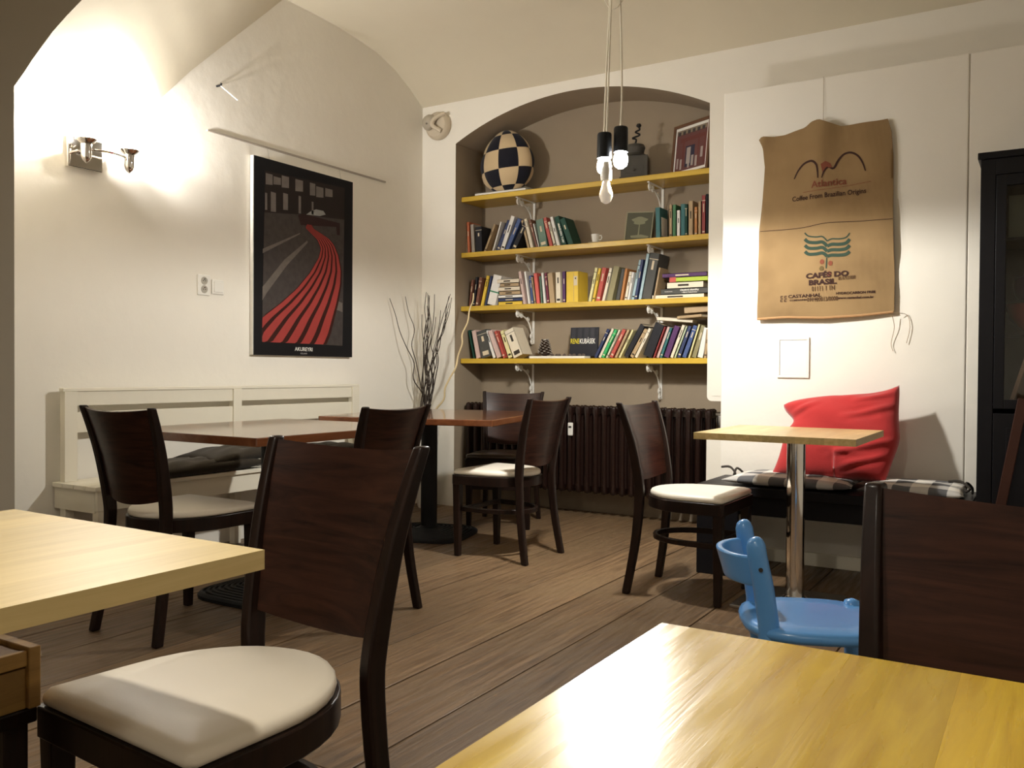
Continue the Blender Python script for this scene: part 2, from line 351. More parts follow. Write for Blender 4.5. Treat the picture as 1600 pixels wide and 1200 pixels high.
P_L=[(3.47, 1.1501), (3.5711, 1.2498), (3.6686, 1.3252), (3.8134, 1.4172), (3.9496, 1.518), (4.0675, 1.6324), (4.1434, 1.7339), (4.1646, 1.7952), (4.1314, 1.8496), (4.0743, 1.8827), (4.0262, 1.9106), (4.042, 1.9359)]
P_R=[(4.218, 1.1698), (4.2599, 1.2452), (4.2936, 1.3428), (4.3311, 1.4536), (4.3618, 1.5771), (4.363, 1.6742), (4.3345, 1.7679), (4.2909, 1.8347), (4.2395, 1.8698), (4.164, 1.8951), (4.0984, 1.9151), (4.0821, 1.936)]
P_W=[[(3.6968, 2.1942), (3.7516, 2.1937), (3.7518, 2.1315), (3.697, 2.1255)], [(3.7589, 2.1866), (3.8178, 2.186), (3.8179, 2.1435), (3.7591, 2.137)], [(3.8251, 2.205), (3.8852, 2.2045), (3.8855, 2.1369), (3.8254, 2.1304)], [(3.9388, 2.2044), (4.0043, 2.204), (4.0046, 2.1355), (3.9392, 2.1285)], [(4.0647, 2.2054), (4.1132, 2.2051), (4.1136, 2.1295), (4.0651, 2.1245)], [(4.1214, 2.1927), (4.1874, 2.1921), (4.1877, 2.1295), (4.1218, 2.1228)], [(4.2041, 2.1961), (4.2717, 2.1956), (4.272, 2.1477), (4.2044, 2.1407)], [(3.6915, 2.0753), (3.7087, 2.0749), (3.709, 1.9732), (3.6919, 1.9717)], [(3.7375, 2.089), (3.7783, 2.088), (3.7787, 1.9716), (3.7379, 1.9682)], [(3.8375, 2.0991), (3.8781, 2.0981), (3.8785, 1.9988), (3.8379, 1.9953)], [(3.9672, 2.1039), (3.9875, 2.1035), (3.988, 1.9951), (3.9677, 1.9934)], [(4.0814, 2.0868), (4.0976, 2.0864), (4.098, 2.007), (4.0818, 2.0056)]]
P_G=[(3.6877, 1.9547), (3.963, 1.987), (4.3856, 2.0168), (4.373, 1.1707), (3.6691, 1.1757)]
P_S1=[(3.6743, 1.7075), (3.9792, 1.8638), (3.9823, 1.8734), (3.6756, 1.7349)]
P_S2=[(3.6725, 1.4237), (3.7109, 1.4759), (3.8724, 1.6579), (4.0506, 1.8216), (4.0425, 1.8321), (3.8497, 1.6891), (3.6736, 1.5057)]
P_CAR=[(4.0338, 1.9958), (4.0817, 2.0288), (4.1222, 2.0435), (4.1882, 2.0435), (4.2083, 2.0231), (4.1552, 2.0054)]
P_ST=[(4.2586, 1.4844), (4.3713, 1.4564), (4.3717, 1.3957), (4.2419, 1.4235)]
P_SEAT=[(3.9631, 1.9813), (4.01, 1.9967), (4.3419, 1.9861), (4.3424, 1.9077), (4.3163, 1.9041), (4.3074, 1.957), (4.0103, 1.9255), (3.9868, 1.9221)]
P_TXT=[(4.0188, 1.1351), (4.0189, 1.1109)]
S_T=[(-1.3344, 2.2518), (-1.3166, 2.2664), (-1.257, 2.2584), (-1.1983, 2.2603), (-1.1404, 2.2721), (-1.0928, 2.2811), (-1.06, 2.3056), (-1.0226, 2.3137), (-0.9806, 2.2961), (-0.9161, 2.2707), (-0.8618, 2.2716), (-0.8082, 2.2734), (-0.7465, 2.2758), (-0.6987, 2.2791)]
S_B=[(-1.3359, 1.2995), (-1.1874, 1.3056), (-0.9967, 1.2975), (-0.8142, 1.305), (-0.6567, 1.3192)]
S_L=[(-1.3344, 2.2518), (-1.3077, 2.1835), (-1.2997, 2.0928), (-1.3128, 1.9245), (-1.329, 1.7659), (-1.3334, 1.5255), (-1.3359, 1.2995)]
S_R=[(-0.6987, 2.2791), (-0.6807, 2.2163), (-0.6706, 2.0946), (-0.6666, 1.7699), (-0.6571, 1.491), (-0.6567, 1.3192)]
S_SEAM=[(-1.323, 1.7634), (-1.1926, 1.7631), (-1.0964, 1.7673), (-1.021, 1.7786), (-0.9561, 1.7829), (-0.82, 1.7782), (-0.6666, 1.7773)]
S_ARC1=[(-1.1472, 2.0243), (-1.1265, 2.0651), (-1.0954, 2.0966), (-1.0577, 2.1057), (-1.034, 2.0864), (-1.0261, 2.0517), (-1.0238, 2.0147)]
S_ARC2=[(-1.0051, 2.0127), (-0.9943, 2.0433), (-0.9732, 2.0649), (-0.9483, 2.0562), (-0.9276, 2.093), (-0.9006, 2.1231), (-0.8672, 2.1284), (-0.8329, 2.1071), (-0.8101, 2.0695), (-0.7963, 2.0274)]
S_LOZ=[(-1.0106, 2.0837), (-0.9875, 2.0973), (-0.9642, 2.083), (-0.9547, 2.0608), (-0.9778, 2.0635), (-1.0007, 2.0392)]
S_STEM=[(-0.9798, 1.6038), (-0.981, 1.548)]
S_WL0=[(-1.0913, 1.7395), (-1.0721, 1.7215), (-1.0343, 1.7138), (-1.0016, 1.7133), (-0.978, 1.6885)]
S_WR0=[(-0.978, 1.6885), (-0.9551, 1.6983), (-0.9183, 1.6956), (-0.8865, 1.7009), (-0.8687, 1.7224)]
S_WL1=[(-1.0909, 1.7073), (-1.0717, 1.6904), (-1.034, 1.6847), (-1.0012, 1.6853), (-0.9777, 1.6624)]
S_WR1=[(-0.9777, 1.6624), (-0.9547, 1.6705), (-0.918, 1.6679), (-0.8862, 1.6723), (-0.8683, 1.691)]
S_WL2=[(-1.0905, 1.6751), (-1.0714, 1.6592), (-1.0336, 1.6556), (-1.0009, 1.6573), (-0.9774, 1.6364)]
S_WR2=[(-0.9774, 1.6364), (-0.9544, 1.6426), (-0.9177, 1.6401), (-0.8858, 1.6437), (-0.8679, 1.6596)]
S_WL3=[(-1.0902, 1.6429), (-1.071, 1.628), (-1.0333, 1.6265), (-1.0006, 1.6293), (-0.9771, 1.6104)]
S_WR3=[(-0.9771, 1.6104), (-0.9541, 1.6147), (-0.9173, 1.6124), (-0.8855, 1.6151), (-0.8675, 1.6282)]
S_ATL=(-0.9704, 1.983)
S_COF=(-0.9716, 1.9226)
S_COF0=(-1.1798, 1.9167)
S_COF1=(-0.7686, 1.9286)
S_CAFE=(-0.976, 1.514)
S_BRA=(-0.9988, 1.4775)
S_CAS=(-1.0875, 1.4104)
S_COM=(-1.092, 1.39)
S_LOGO=(-1.1982, 1.3979)
S_HYD=(-0.838, 1.4177)
S_WWW=(-0.8377, 1.3939)
S_ST1=(-0.9938, 1.4454)
S_ST2=(-0.9978, 1.3904)
S_ST3=(-0.8795, 1.4947)
S_D1=(-1.0028, 1.584)
S_D2=(-0.961, 1.5738)
S_D3=(-0.9649, 1.5201)
S_D4=(-1.0043, 1.5493)
S_P0=(-1.3991, 2.4364)
S_P1=(-1.2984, 2.4211)
# ---------------------------------------------------------------- the room
XL, YB, YR, NB = -4.07, 5.28, 4.70, 5.64       # left wall, back wall, protruding wall, back of the niche
NX0, NX1, PX = -3.76, -1.82, -1.54             # niche sides, left edge of the protruding wall
XR, YN = 1.6, -2.6; XW = -5.2
ARCH_C, ARCH_R = None, None
def archz(x):                                  # segmental arch over the niche
    h = (NX1-NX0)/2; r = .235; Rr = (h*h+r*r)/(2*r); dx = x-(NX0+NX1)/2
    return 2.69+r-(Rr-math.sqrt(max(Rr*Rr-dx*dx, 0)))
VT = [(2.0, 3.31), (3.88, 3.31), (4.10, 3.308), (4.31, 3.30), (4.55, 3.28), (4.76, 3.25), (4.95, 3.19), (5.12, 3.105), (5.28, 3.0)]
# left wall
struct('wall_left', MB().add([(XL, 1.9, -.02), (XL, 5.30, -.02), (XL, 5.30, 3.4), (XL, 1.9, 3.4)], [(0, 1, 2, 3)]), 'wall', fix=False)
# back wall round the niche
mb = MB()
mb.add([(XL-.02, YB, -.02), (NX0, YB, -.02), (NX0, YB, 3.02), (XL-.02, YB, 3.02)], [(0, 1, 2, 3)])
N = 28; vs = []
for i in range(N+1):
    x = lerp(NX0, NX1, i/N); vs += [(x, YB, archz(x)), (x, YB, 3.02)]
mb.add(vs, [(2*i, 2*i+2, 2*i+3, 2*i+1) for i in range(N)])
mb.box(NX1, -1.730, YB, YB+.06, .86, 3.02); mb.box(NX1, -1.730, YB, YB+.06, -.02, .63); mb.box(-1.730, XR, YB, YB+.06, -.02, 3.02)
# rounded lower corner of the strip above the radiator valve
mb.add([(NX1+.03+.03*cos(a), YB, .86+.0-.03+.03-.0+.03*sin(a)) for a in [pi+k*pi/8 for k in range(5)]]+[(NX1+.03, YB, .86)], [(0, 1, 2, 3, 4, 5)])
mb.box(NX1+.03, -1.730, YB, YB+.06, .83, .862)
struct('wall_back', mb, 'wall')
# niche: reveals, soffit, back
mb = MB()
mb.add([(NX0, YB, 0), (NX0, NB, 0), (NX0, NB, archz(NX0)), (NX0, YB, archz(NX0))], [(0, 1, 2, 3)])
mb.add([(NX1, YB+.06, .84), (NX1, NB, .84), (NX1, NB, archz(NX1)), (NX1, YB+.06, archz(NX1))], [(3, 2, 1, 0)])
vs = []
for i in range(N+1):
    x = lerp(NX0, NX1, i/N); vs += [(x, YB, archz(x)), (x, NB, archz(x)+.0)]
mb.add(vs, [(2*i, 2*i+2, 2*i+3, 2*i+1) for i in range(N)])
mb.add([(NX0-.01, NB, -.02), (-1.5, NB, -.02), (-1.5, NB, 3.0), (NX0-.01, NB, 3.0)], [(0, 1, 2, 3)])
mb.box(-1.735, -1.72, YB+.06, NB, 0, .95); mb.box(NX1, -1.72, YB+.06, NB, .85, .87)
struct('wall_niche', mb, 'taupe', fix=False)
# protruding wall on the right with its ledge
mb = MB(); mb.box(PX, -.34, YR, YB, -.02, 2.545); mb.box(-.34, XR, YR+.004, YB, -.02, 2.545)
struct('wall_right', mb, 'wall', bevel=.006)
struct('baseboard_right', bx(PX+.01, XR, YR-.018, YR, 0, .07), 'white', bevel=.003)
# enclosing walls behind the camera
struct('wall_side', bx(XR, XR+.1, YN, YB, 0, 3.4), 'wall'); struct('wall_rear', bx(XW-.1, XR, YN-.1, YN, 0, 3.3), 'wall'); struct('wall_far_left', bx(XW-.1, XW, YN, 1.9, 0, 3.3), 'wall'); struct('ceiling_rear', bx(XW-.1, XR+.1, YN-.1, 1.95, 3.2, 3.3), 'ceil')
# pier and lower vault over the viewer's part of the room
PR = [(-3.675, 0), (-3.675, 2.177), (-3.60, 2.222), (-3.542, 2.262), (-3.47, 2.305), (-3.397, 2.347), (-3.30, 2.391), (-3.19, 2.434), (-3.0, 2.49), (-2.8, 2.535), (-2.5, 2.57), (-2.2, 2.59), (XR, 2.6)]
mb = MB(); vs = []; FY = 1.88; K = FY/2.0
PF = [(x*K if x < -2.6 else x, 1.0075+(z-1.0075)*K if x < -2.6 else z-.05) for x, z in PR]; PF[0] = (PF[0][0], 0)
for (x, z), (fx, fz) in zip(PR, PF): vs += [(x, 2.0, z), (fx, FY, fz)]
mb.add(vs, [(2*i, 2*i+1, 2*i+3, 2*i+2) for i in range(len(PR)-1)])
mb.add([(x, 2.0, z) for x, z in PR]+[(XR, 2.0, 3.4), (XL-.05, 2.0, 3.4), (XL-.05, 2.0, 0)], [tuple(range(len(PR)+3))])
mb.add([(x, FY, z) for x, z in PF]+[(XR, FY, 3.4), (XW-.05, FY, 3.4), (XW-.05, FY, 0)], [tuple(range(len(PR)+3))])
struct('wall_pier', mb, 'wall', fix=False)
# main barrel vault (axis along x)
mb = MB(); vs = []
for y, z in VT: vs += [(XL-.03, y, z), (XR, y, z)]
mb.add(vs, [(2*i, 2*i+1, 2*i+3, 2*i+2) for i in range(len(VT)-1)])
# groin web that springs from the pier
LA = [(2.0, 2.15), (2.35, 2.19), (2.6, 2.24), (2.8, 2.32), (2.99, 2.44), (3.19, 2.655), (3.41, 2.865), (3.65, 3.09), (3.88, 3.31)]
LBx = [(-3.69, 2.18), (-3.60, 2.25), (-3.50, 2.32), (-3.38, 2.41), (-3.22, 2.54), (-3.0, 2.70), (-2.72, 2.90), (-2.35, 3.10), (-1.9, 3.312)]
def web(u, v):
    a = curve(LA, v); b = curve(LBx, v); p = Vector((XL-.01, a[0], a[1])).lerp(Vector((b[0], 2.0, b[1])), u)
    p.z += .10*sin(pi*u)*(1-v)*v*2; return tuple(p)
mb.grid(web, 14, 48)
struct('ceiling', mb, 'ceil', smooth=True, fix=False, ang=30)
# floor of long boards
fl = struct('floor', bx(XW-.1, XR+.1, YN-.1, NB+.05, -.06, -.026), 'gapdark')
seams = [-5.25, -4.95, -4.67, -4.38, -4.1, -3.83, -3.55, -3.26, -2.98, -2.70, -2.40, -2.045, -1.775, -1.487, -1.20, -.93, -.64, -.36, -.08, .2, .48, .76, 1.04, 1.32, 1.62]
rp = random.Random(3)
for i, (a, b) in enumerate(zip(seams, seams[1:])):
    cut = [YN, lerp(YN, 2.2, rp.random()), lerp(2.6, 5.2, rp.random()) if i in (5, 8, 14, 17) else None, NB]
    cut = [c for c in cut if c is not None]
    if a < -4.2: cut = [YN, 1.9]
    for c, d in zip(cut, cut[1:]):
        g = .0028; dz = rp.uniform(-.0015, 0)
        bx(a+g-(a+b)/2, b-g-(a+b)/2, c-(c+d)/2+.001, d-(c+d)/2-.001, -.026, dz).build('plank', 'plank', fl, bevel=.0025, loc=((a+b)/2, (c+d)/2, 0))
# ---------------------------------------------------------------- shelves, brackets
SZ = [2.305, 1.89, 1.49, 1.10]
ords = ['top', 'second', 'third', 'lowest']
for i, z in enumerate(SZ):
    o = bx(NX0+.005, NX1-.005, 5.35, NB-.002, z-.036, z).build('wall_shelf', 'shelf', bevel=.003)
    tag(o, f'{ords[i]} yellow pine shelf board in the arched niche', 'shelf', 'shelves in the niche')
    for j, x in enumerate((-3.29, -2.27)):
        t = thing('shelf_bracket', f'ornate white iron bracket, {("left","right")[j]} one under the {ords[i]} shelf', 'bracket', (x, NB, z-.036), 0, 'white shelf brackets')
        q = MB().box(-.009, .009, -.26, 0, -.006, 0).box(-.009, .009, -.008, 0, -.24, 0)
        q.build('rail', 'whitep', t, bevel=.001)
        p = smoothpath([(0, -.235, -.012), (0, -.20, -.035), (0, -.13, -.05), (0, -.07, -.09), (0, -.035, -.15), (0, -.012, -.19)])
        q = MB().tube(p, .0055, 6)
        for cy, cz, rr in ((-.232, -.030, .021), (-.180, -.034, .017), (-.03, -.185, .019), (-.085, -.06, .014), (-.025, -.225, .017)):
            q.tube([(0, cy+rr*cos(a*pi/5), cz+rr*sin(a*pi/5)) for a in range(10)], .006, 6, loop=True)
            q.tube([(-.008, cy, cz), (.008, cy, cz)], rr*.55, 8)
        q.build('scroll', 'whitep', t, smooth=True)
# ---------------------------------------------------------------- radiator
t = thing('radiator', 'dark brown ribbed cast iron radiator below the shelves', 'radiator', (-3.74, 5.37, 0))
q = MB()
def column(q, x, y):
    w_, d = .019, .022
    zs = [(.165, .3), (.175, .8), (.195, 1), (.25, .82), (.4, .72), (.6, .72), (.70, .82), (.745, 1), (.765, .8), (.773, .3)]
    q.loft([[(x+w_*k*cos(a)*1.25, y+d*k*sin(a), z) for a in [j*pi/4 for j in range(8)]] for z, k in zs])
for y in (.022, .072, .122): column(q, 0, y)
q.box(-.022, .022, .022, .122, .715, .76).box(-.022, .022, .022, .122, .175, .215)
me = q.build('section', 'rad', mesh=True, smooth=True)
for k in range(29): link('section', me, t, loc=(.033+k*.0664, 0, 0))
q = MB().tube([(1.93, .072, .74), (1.975, .072, .74), (1.985, .09, .74)], .016, 10).tube([(1.955, .072, .74), (1.955, .072, .58)], .012, 8).lathe([(.001, -.03), (.02, -.03), (.024, 0), (.02, .03), (.001, .03)], (1.955, .072, .70), 12)
q.build('valve', 'steel', t, smooth=True)
q = MB().box(-.019, .019, -.016, 0, -.045, .045); v = q.build('heat_meter', 'whitep', t, bevel=.006, loc=(.915, -.002, .608))
bx(-.011, .011, -.0175, -.0155, .008, .022).build('display', 'inkblack', v); tag(v, 'small white heat cost meter clipped on ribs')
for x in (.1, .9, 1.85):
    bx(x-.02, x+.02, .12, .268, .30, .33).build('wall_hook', 'rad', t)
# ---------------------------------------------------------------- chairs
POST = [(.190, -.232, 0), (.176, -.196, .22), (.168, -.180, .42), (.171, -.184, .52), (.184, -.212, .68), (.196, -.242, .79), (.205, -.268, .868)]
def postat(z):
    for a, b in zip(POST, POST[1:]):
        if z <= b[2]: f = (z-a[2])/(b[2]-a[2]); return lerp(a[0], b[0], f), lerp(a[1], b[1], f)
    return POST[-1][:2]
def rsweep(pts, sx, sy):
    return [[(p[0]+a*sx[i], p[1]+b*sy[i], p[2]) for a, b in ((-.5, -.5), (.5, -.5), (.5, .5), (-.5, .5))] for i, p in enumerate(pts)]
def dshape(wd, yf, yr, n=18, k=1.0):
    c = .012; pts = [(-wd+c, yf), (wd-c, yf), (wd, yf-c), (wd*.985, .06)]
    yc = .06
    for i in range(1, n): a = pi*i/n; pts.append((wd*.985*cos(a), yc-(yc-yr)*sin(a)))
    pts += [(-wd*.985, .06), (-wd, yf-c)]
    return [(x*k, y*k) for x, y in pts]
def parts_chair(seat='cream'):
    P = []
    D = dshape(.212, .222, -.182)
    prof = [(.95, .444), (.99, .447), (1.0, .455), (.992, .464), (.97, .470), (.90, .475), (.6, .478), (.3, .479), (.05, .4795)]
    P.append(('seat', MB().loft([[(x*k, (y-.02)*k+.02, z) for x, y in D] for k, z in prof]).build('seat', seat, mesh=True, smooth=True, ang=60), 0))
    D2 = dshape(.218, .228, -.190)
    q = MB().loft([[(x, y, z) for x, y in D2] for z in (.392, .444)])
    P.append(('seat_frame', q.build('seat_frame', 'dark', mesh=True, smooth=True), .003))
    for s_ in (-1, 1):
        pts = [Vector((p[0]*s_, p[1], p[2])) for p in smoothpath(POST, 4)]; n = len(pts)
        q = MB().loft(rsweep(pts, [lerp(.030, .022, i/n) for i in range(n)], [lerp(.034, .046, min(1, i/(n*.45))) if i < n*.5 else lerp(.046, .026, (i-n*.5)/(n*.5)) for i in range(n)]))
        P.append(('leg', q.build('leg', 'dark', mesh=True, smooth=True, ang=50), .005))
        q = MB().loft(rsweep([(.192*s_, .198, 0), (.192*s_, .20, .40), (.192*s_, .20, .44)], [.030, .043, .043], [.030, .043, .043]))
        P.append(('leg', q.build('leg', 'dark', mesh=True), .004))
    def bk(u, v):
        s_ = 2*u-1; zb = .525-.022*(1-s_*s_); zt = .862-.012*(1-s_*s_)
        z = lerp(zb, zt, v); hx, y = postat(z); hx -= .004; x = s_*hx
        return (x, y-.036*(1-s_*s_)+.002, z), Vector((.36*s_, 1, .25)).normalized()
    P.append(('backrest', MB().sheet(bk, .011, 16, 12).build('backrest', 'darkback', mesh=True, smooth=True, ang=50), 0))
    D3 = dshape(.185, .185, -.17); out = [(x, y) for x, y in D3]; inn = [(x*.9, y*.9) for x, y in D3]; n = len(out); vs = []; fs = []
    for z in (.243, .268): vs += [(x, y, z) for x, y in out]+[(x, y, z) for x, y in inn]
    for i in range(n):
        j = (i+1) % n
        fs += [(i, j, 2*n+j, 2*n+i), (n+j, n+i, 3*n+i, 3*n+j), (i, n+i, n+j, j), (2*n+i, 2*n+j, 3*n+j, 3*n+i)]
    P.append(('stretcher', MB().add(vs, fs).build('stretcher', 'dark', mesh=True, smooth=True), .003))
    return P
CHP = {'cream': parts_chair(), 'brownseat': parts_chair('brownseat')}
def chair(label, x, y, deg, seat='cream'):
    t = thing('dining_chair', label, 'chair', (x, y, 0), R(deg), 'dark bentwood dining chairs')
    for nme, me, bv in CHP[seat]: link(nme, me, t, bevel=bv)
    return t
chair('dark dining chair with cream seat, nearest one, facing the thick pale table', -1.205, 1.025, 176)
chair('dark dining chair seen from behind before the white settle, at left table', -2.918, 2.225, 0)
chair('dark dining chair standing between the left table and the black pedestal table', -2.49, 2.725, 92)
chair('dark dining chair with cream seat beside the corner table, back to radiator', -2.528, 4.062, 89)
chair('dark dining chair with cream seat at the chrome legged table', -1.392, 3.826, -90.5)
chair('dark dining chair with brown seat, farthest, behind the corner table', -3.055, 4.87, 200, 'brownseat')
chair('dark dining chair at right edge, back turned above the glossy table', -.042, .892, 168)
# ---------------------------------------------------------------- tables
def stave_top(t, x0, x1, y0, y1, z0, z1, n, m, seed, rows=1):
    rr = random.Random(seed); tp = MB(); X = [x0+(x1-x0)*i/n for i in range(n+1)]
    for i in range(1, n): X[i] += rr.uniform(-.2, .2)*(x1-x0)/n
    tb = bx(x0+.001, x1-.001, y0+.001, y1-.001, z0+.001, z1-.003).build('tabletop', m, t)
    for i in range(n):
        cuts = [y0]+sorted(rr.uniform(y0+.15*(y1-y0), y1-.15*(y1-y0)) for _ in range(rr.choice((0, 0, 1))))+[y1]
        for a, b in zip(cuts, cuts[1:]):
            g = .00004; cx, cy = (X[i]+X[i+1])/2, (a+b)/2
            bx(X[i]+g-cx, X[i+1]-g-cx, a+g-cy, b-g-cy, z0, z1).build('stave', m, tb, loc=(cx, cy, 0))
# near left table
t = thing('pub_table', 'thick pale birch table at the left edge of view', 'table')
stave_top(t, -1.60, -.95, .12, .87, .722, .75, 7, 'pale', 11)
MB().tube([(-1.25, .46, .014), (-1.25, .46, .722)], .038, 16).build('pole', 'blackiron', t, smooth=True)
bx(-1.40, -1.05, .28, .62, 0, .014).build('base', 'blackiron', t, bevel=.003)
# near right table
t = thing('pub_table', 'glossy golden wood tabletop filling the lower right corner', 'table')
stave_top(t, -.335, .37, .14, .84, .716, .75, 8, 'oak', 5)
MB().tube([(.02, .45, .012), (.02, .45, .716)], .038, 16).build('pole', 'chrome', t, smooth=True)
bx(-.2, .24, .25, .65, 0, .014).build('base', 'steel', t, bevel=.003)
# chrome table
t = thing('pub_table', 'small birch table on a chrome pole before the red pillow', 'table', (-.965, 3.925, 0))
stave_top(t, -.33, .33, -.335, .335, .722, .75, 11, 'birch', 21)
MB().tube([(.03, -.03, .012), (.03, -.03, .722)], .040, 24).build('pole', 'chrome', t, smooth=True)
bx(-.19, .21, -.26, .17, 0, .012).build('base', 'steel', t, bevel=.002)
MB().lathe([(.055, 0), (.055, .01), (.045, .02), (.001, .02)], (.03, -.03, .012), 24).build('collar', 'chrome', t, smooth=True)
bx(-.12, .12, -.15, .09, .714, .722).build('mounting_plate', 'blackiron', t)
def pedestal_table(label, x, y, deg, wx, wy, px=0, py=0):
    t = thing('pub_table', label, 'table', (x, y, 0), R(deg), 'red-brown pedestal tables')
    bx(-wx/2, wx/2, -wy/2, wy/2, .715, .75).build('tabletop', 'redwood', t, bevel=.004)
    q = MB().tube([(px, py, .03), (px, py, .70)], .05, 18); q.build('pole', 'blackiron', t, smooth=True)
    bx(px-.15, px+.15, py-.15, py+.15, .70, .715).build('mounting_plate', 'blackiron', t)
    rings = []
    def sq(r, z, n=24):
        out = []
        for k in range(n):
            a = 2*pi*k/n; c, s_ = cos(a), sin(a); e = .5
            out.append((px+r*math.copysign(abs(c)**e, c)*.9, py+r*math.copysign(abs(s_)**e, s_)*.9, z))
        return out
    prof = [(.30, 0), (.30, .014)]
    for k in range(9):
        r = .29-.024*k; z = .018+.0035*k
        prof += [(r, z+.006), (r-.010, z+.008), (r-.014, z), (r-.020, z)]
    prof += [(.06, .055), (.05, .06)]
    MB().loft([sq(r, z) for r, z in prof]).build('base', 'blackiron', t, smooth=True)
pedestal_table('red-brown pedestal table in front of the long white settle', -2.975, 2.77, 0, .90, 1.0)
pedestal_table('glossy red-brown pedestal table in the corner by the willow twigs', -3.105, 4.225, 14, 1.03, 1.10, -.11, .08)
# ---------------------------------------------------------------- white settle along the left wall
t = thing('settle', 'long white painted settle with open rail back along left wall', 'bench', (XL, 0, 0))
Y0, Y1 = 2.40, 4.49
for a, b in ((2.405, 2.47), (3.415, 3.475), (4.42, 4.485)): bx(.045, .085, a, b, .4625, .895).build('back_post', 'white', t, bevel=.002)
for a, b in ((.825, .905), (.695, .795)): bx(.05, .075, 2.47, 4.42, a, b).build('back_rail', 'white', t, bevel=.002)
bx(.045, .082, Y0, Y1, .895, .912).build('top_cap', 'white', t, bevel=.003)
for k in range(4): bx(.02+.088*k, .02+.088*k+.083, Y0-.02, Y1+.02, .440, .462).build('seat_slat', 'white', t, bevel=.003)
bx(.33, .352, Y0, Y1, .345, .44).build('front_apron', 'white', t, bevel=.002)
for y in (Y0+.01, Y1-.03): bx(.01, .33, y-.012, y+.012, .335, .44).build('side_apron', 'white', t, bevel=.002)
for y in (Y0+.005, 3.42, Y1-.055):
    for x in (.045, .305): bx(x, x+.045, y, y+.045, 0, .44).build('leg', 'white', t, bevel=.002)
def cushion(name, label, m, c, sx, sy, sz, rot=(0, 0, 0), puff=None, seed=0, group=None, creases=6, n=28):
    rr = random.Random(seed); ph = [(rr.uniform(0, 6.3), rr.uniform(4, 11), rr.uniform(4, 11)) for _ in range(creases)]
    def top(u, v, s_):
        x, y = 2*u-1, 2*v-1
        e = (max(0, 1-abs(x)**3.2)*max(0, 1-abs(y)**3.2))**.5
        pin = 1-.07*(1-abs(y)**2)*abs(x)**4-.0; pin2 = 1-.07*(1-abs(x)**2)*abs(y)**4
        w_ = sum(sin(a+b*x+c_*y) for a, b, c_ in ph)/creases
        z = e*(1+.22*w_*(1 if s_ > 0 else .3))
        if puff: z *= puff(x, y)
        return (x*sx/2*pin, y*sy/2*pin2, s_*z*sz/2)
    q = MB().grid(lambda u, v: top(u, v, 1), n, n).grid(lambda u, v: top(u, v, -1), n, n)
    o = q.build(name, m, smooth=True, ang=80); o.location = c; o.rotation_euler = rot
    bm = bmesh.new(); bm.from_mesh(o.data); bmesh.ops.remove_doubles(bm, verts=bm.verts, dist=.0004); bmesh.ops.recalc_face_normals(bm, faces=bm.faces); bm.to_mesh(o.data); bm.free()
    if label: tag(o, label, 'cushion', group)
    return o
tuft = lambda x, y: 1-.28*max(0, 1-((abs(x)-.45)**2+(abs(y)-.0)**2)*14)
cushion('seat_cushion', 'flat dark grey cushion on white settle, partly under the upper one', 'greycush', (-3.84, 3.02, .497), .34, .74, .085, (0, 0, .02), tuft, 1, 'dark grey settle cushions')
cushion('seat_cushion', 'dark grey cushion lying overlapped on top on the white settle', 'greycush', (-3.86, 3.36, .545), .36, .62, .08, (R(4), 0, -.05), tuft, 2, 'dark grey settle cushions')
cushion('seat_cushion', 'dark grey cushion at the corner end of the white settle', 'greycush', (-3.86, 3.98, .505), .36, .60, .09, (0, 0, .0), tuft, 3, 'dark grey settle cushions')
# ---------------------------------------------------------------- black bench right
t = thing('bench', 'low black lacquered bench against the white wall', 'bench', (0, 0, 0))
bx(-1.50, -.275, 4.20, 4.665, .405, .45).build('seat_board', 'black', t, bevel=.004)
bx(-1.46, -.30, 4.24, 4.64, .31, .405).build('apron', 'black', t, bevel=.003)
bx(-1.50, -1.29, 4.215, 4.24, 0, .405).build('side_panel', 'black', t, bevel=.003)
bx(-1.50, -1.475, 4.24, 4.65, 0, .405).build('side_panel', 'black', t, bevel=.003)
bx(-.305, -.28, 4.24, 4.65, 0, .405).build('side_panel', 'black', t, bevel=.003)
o = MB().tube([(PX+.08, 4.665, .25), (-.3, 4.665, .25)], .014, 8).build('wall_bar', 'whitep', smooth=True); tag(o, 'thin white pipe running along the wall under the black bench', 'bar')  # white bar standing for a thin pale line low on the wall
# tartan cloth
m, tr, b = nm('grey_tartan'); n = tr.nodes; L = tr.links.new; M['tartan'] = m
tc = n.new('ShaderNodeTexCoord'); sp = n.new('ShaderNodeSeparateXYZ'); L(tc.outputs['Object'], sp.inputs[0])
def band(sock, per):
    a = n.new('ShaderNodeMath'); a.operation = 'DIVIDE'; a.inputs[1].default_value = per; L(sock, a.inputs[0])
    f = n.new('ShaderNodeMath'); f.operation = 'FRACT'; L(a.outputs[0], f.inputs[0])
    g = n.new('ShaderNodeMath'); g.operation = 'GREATER_THAN'; g.inputs[1].default_value = .5; L(f.outputs[0], g.inputs[0]); return g.outputs[0]
s1 = n.new('ShaderNodeMath'); L(band(sp.outputs[0], .15), s1.inputs[0]); L(band(sp.outputs[1], .15), s1.inputs[1])
h = n.new('ShaderNodeMath'); h.operation = 'MULTIPLY'; h.inputs[1].default_value = .5; L(s1.outputs[0], h.inputs[0])
cr = n.new('ShaderNodeValToRGB'); cr.color_ramp.interpolation = 'CONSTANT'; L(h.outputs[0], cr.inputs[0])
cr.color_ramp.elements[0].color = (.78, .74, .66, 1); cr.color_ramp.elements[1].color = (.10, .10, .105, 1); cr.color_ramp.elements[1].position = .9
e = cr.color_ramp.elements.new(.4); e.color = (.50, .48, .45, 1); L(cr.outputs[0], b.inputs['Base Color']); b.inputs['Roughness'].default_value = .9
